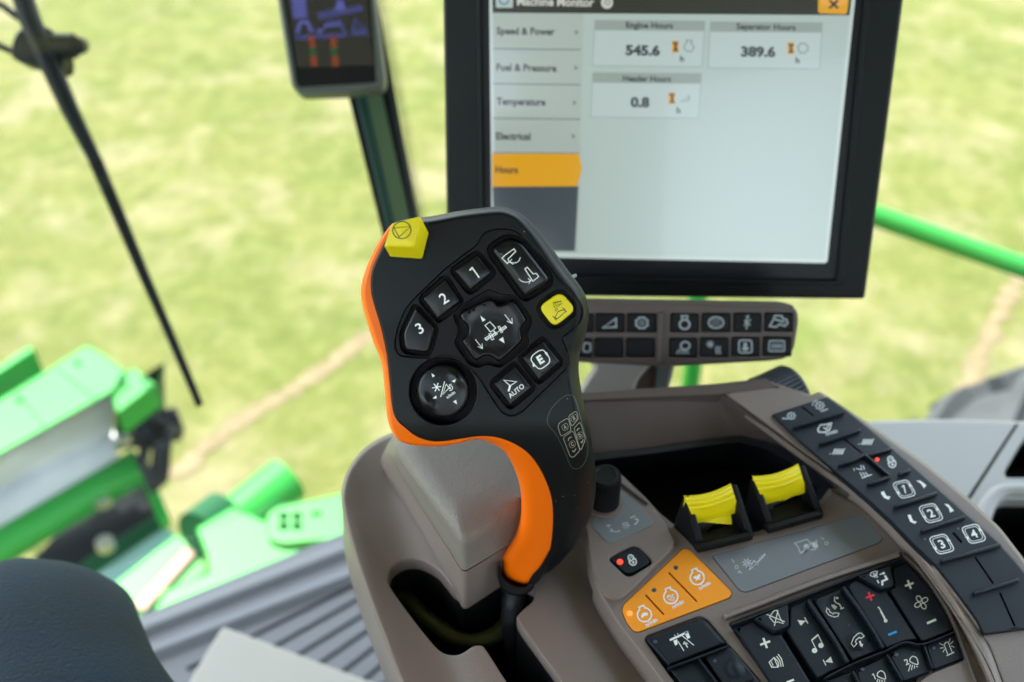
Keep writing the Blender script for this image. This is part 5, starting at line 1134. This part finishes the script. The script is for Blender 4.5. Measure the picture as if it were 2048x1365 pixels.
for i, row, poly in keys:
    mb = MB(); mb.plate(KB, poly, .0008, -.002, BLACK, 2, .001); n = len(poly); c = (sum(p[0] for p in poly)/n, sum(p[1] for p in poly)/n); h = .00095; cx, cy = c
    DM = mat('dim_print', (.36, .40, .42), .6, .3)
    A = lambda *p: [(cx+x, cy+y) for x, y in p]; G = DM
    if (i, row) == (1, 0): mb.line(KB, A((-15, 10), (12, -9), (12, 8)), 3.4, G, h, closed=True)
    elif (i, row) == (2, 0): mb.line(KB, A(*[((13 if a % 2 else 10.5)*math.cos(a*math.pi/8), (12 if a % 2 else 10)*math.sin(a*math.pi/8)) for a in range(16)]), 3.2, G, h, closed=True); mb.line(KB, ell(cx, cy, 4, n=12), 1.6, G, h, closed=True)
    elif (i, row) == (3, 0): mb.line(KB, ell(cx, cy+3, 10, 9.5, 20), 3.6, G, h, closed=True); mb.line(KB, A((-5, -8), (-6, -14), (6, -14), (5, -8)), 3, G, h)
    elif (i, row) == (4, 0):
        mb.line(KB, ell(cx, cy, 15, 11, 20), 3, G, h, closed=True)
        for dx in (-8, -3, 2, 7):
            for dy in (-5, 0, 5): mb.fill(KB, ell(cx+dx, cy+dy, 1.5, n=6), G, h)
    elif (i, row) == (5, 0): mb.lines(KB, [A((-2, 14), (0, 4), (-4, -2), (1, -8), (-1, -14)), A((-7, 6), (0, 2), (6, 5)), A((-6, -4), (1, -1), (7, -6)), A((-3, -12), (4, -13))], 2.4, G, h)
    elif (i, row) == (6, 0): mb.line(KB, A((-18, 8), (-10, -6), (-8, -13), (6, -13), (8, -7), (16, -5), (18, 2), (12, 8), (2, 4), (-6, 10)), 3, G, h, closed=True); mb.line(KB, A((-8, -6), (12, 0)), 3, G, h)
    elif (i, row) == (3, 1):
        mb.line(KB, ell(cx+4, cy-4, 9, 8, 18), 3, G, h, closed=True)
        for k in range(5): mb.line(KB, A((-8+k*4, 2+k), (-14+k*6, 13)), 1.8, G, h)
    elif (i, row) == (4, 1):
        for a in range(0, 180, 45): mb.line(KB, A((-8+8*math.cos(R(a)), -6+8*math.sin(R(a))), (-8-8*math.cos(R(a)), -6-8*math.sin(R(a)))), 1.8, G, h+a*1e-7)
        for k in range(3): mb.line(KB, A((4+k*4, -2), (3+k*4, 5), (5+k*4, 14)), 1.8, G, h)
    elif (i, row) == (5, 1): mb.line(KB, rnd(A((-13, -13), (12, -13), (13, 12), (-13, 12)), 5), 3, G, h, closed=True); mb.fill(KB, A((-4, -8), (3, -8), (3, 0), (8, 4), (0, 9), (-8, 5), (-4, 0)), G, h)
    elif (i, row) == (6, 1):
        mb.line(KB, rnd(A((-15, -11), (15, -11), (15, 10), (-16, 10)), 3), 2.4, G, h, closed=True)
        for k in (-9, -3, 3, 9): mb.line(KB, A((k, -7), (k-.5, 7)), 2, G, h)
        mb.line(KB, A((-11, 0), (11, 0)), 1.6, G, h+.00003)
    elif (i, row) == (0, 1): mb.line(KB, rnd(A((0, -9), (14, -9), (14, 8), (0, 8)), 3), 2.4, G, h, closed=True)
    mb.build('key', bar_t)
# ---- curved support arm of the display
mb = MB(); ARM = mat('grey_taupe_arm', (.30, .27, .25), .5, .5)
A_ = Flat(at(1230, 760, .80), -CF)
mb.plate(A_, smooth(CB((60, 560), (200, 560), (700, 560), (640, 640), (560, 740), (520, 860), (480, 1000), (0, 1000), (70, 850), (150, 720), (200, 620)), 3), 0, -.03, ARM, 8, .008)
arm = mb.build('display_arm', mon)
mb = MB(); mb.plate(A_.off(-.012), rnd(CB((600, 560), (870, 560), (835, 720), (800, 830), (770, 1000), (460, 1000)), 4), 0, -.03, TAUPE2, 4, .004); mb.plate(A_.off(-.008), rnd(CB((715, 560), (868, 560), (825, 720), (800, 830), (770, 1000), (680, 1000), (690, 800)), 4), 0, -.03, mat('arm_edge_grey', (.085, .095, .09), .5), 4, .004); mb.build('arm_brace', mon)
# ---- small dark display on the window post
SM = Flat(at(665, 90, 1.0), -CF)
sd_ = thing('small_display', 'small upright black display with green-grey frame on the window post, left of the large display', 'display', tuple(SM(690, 190, -.02)))
FRM = mat('green_grey_frame', (.075, .082, .068), .5)
mb = MB(); mb.plate(SM, rnd(CW((15, -330), (575, -330), (600, 0), (655, 455), (640, 505), (430, 532), (170, 542), (125, 500), (45, 0)), [10, 10, 4, 10, 12, 10, 14, 14, 4]), 0, -.025, FRM, 5, .005, holes=[(rnd(CW((45, -300), (548, -300), (575, 0), (606, 470), (155, 498), (75, 0)), [4, 4, 4, 8, 10, 4]), .002, BZ2, 2)]); mb.build('housing', sd_)
mb = MB(); M = SM; z = -.0014; SB = glow('lit_dark_panel', (30, 27, 27), gloss=True)
mb.fill(M, CW((70, -290), (535, -290), (590, 372), (155, 385), (95, 0)), SB, z)
VI = glow('lit_violet', (84, 88, 165)); VI2 = glow('lit_violet_dim', (56, 58, 115)); 
mb.fill(M, CW((112, -120), (195, -120), (212, 100), (132, 108)), VI, z+.0003)
for k in range(5): mb.line(M, CW((125+k, 20+k*18), (205+k, 12+k*18)), 2, VI2, z+.0004)
mb.fill(M, CW((268, 72), (525, 28), (530, 66), (275, 115)), VI2, z+.0003); mb.fill(M, CW((365, 60), (385, 0), (415, 0), (430, 55)), VI, z+.0004)
mb.line(M, CW((145, 215), (440, 200)), 9, VI2, z+.0003); mb.line(M, CW((465, 195), (555, 188)), 9, VI2, z+.0003)
mb.line(M, CW((155, 190), (170, 130), (210, 125), (240, 185)), 7, VI, z+.0004); mb.line(M, CW((290, 180), (330, 130), (395, 120), (425, 190)), 7, VI2, z+.0004); mb.fill(M, CW((260, 190), (280, 160), (300, 185)), VI, z+.0005); mb.line(M, CW((470, 175), (485, 115), (545, 175)), 6, VI2, z+.0004, closed=True)
mb.line(M, CW((310, 150), (400, 140)), 5, VI, z+.0005)
OG = glow('lit_bar_orange', (122, 48, 14)); GN = glow('lit_bar_green', (16, 70, 40))
for x0 in (236, 358):
    mb.line(M, CW((x0, 205), (x0+6, 272)), 12.5, OG, z+.0003); mb.line(M, CW((x0+6, 272), (x0+8, 318)), 13.5, GN, z+.0003); mb.line(M, CW((x0+10, 318), (x0+16, 380)), 13.5, OG, z+.0003)
mb.build('screen', sd_, merge=False)
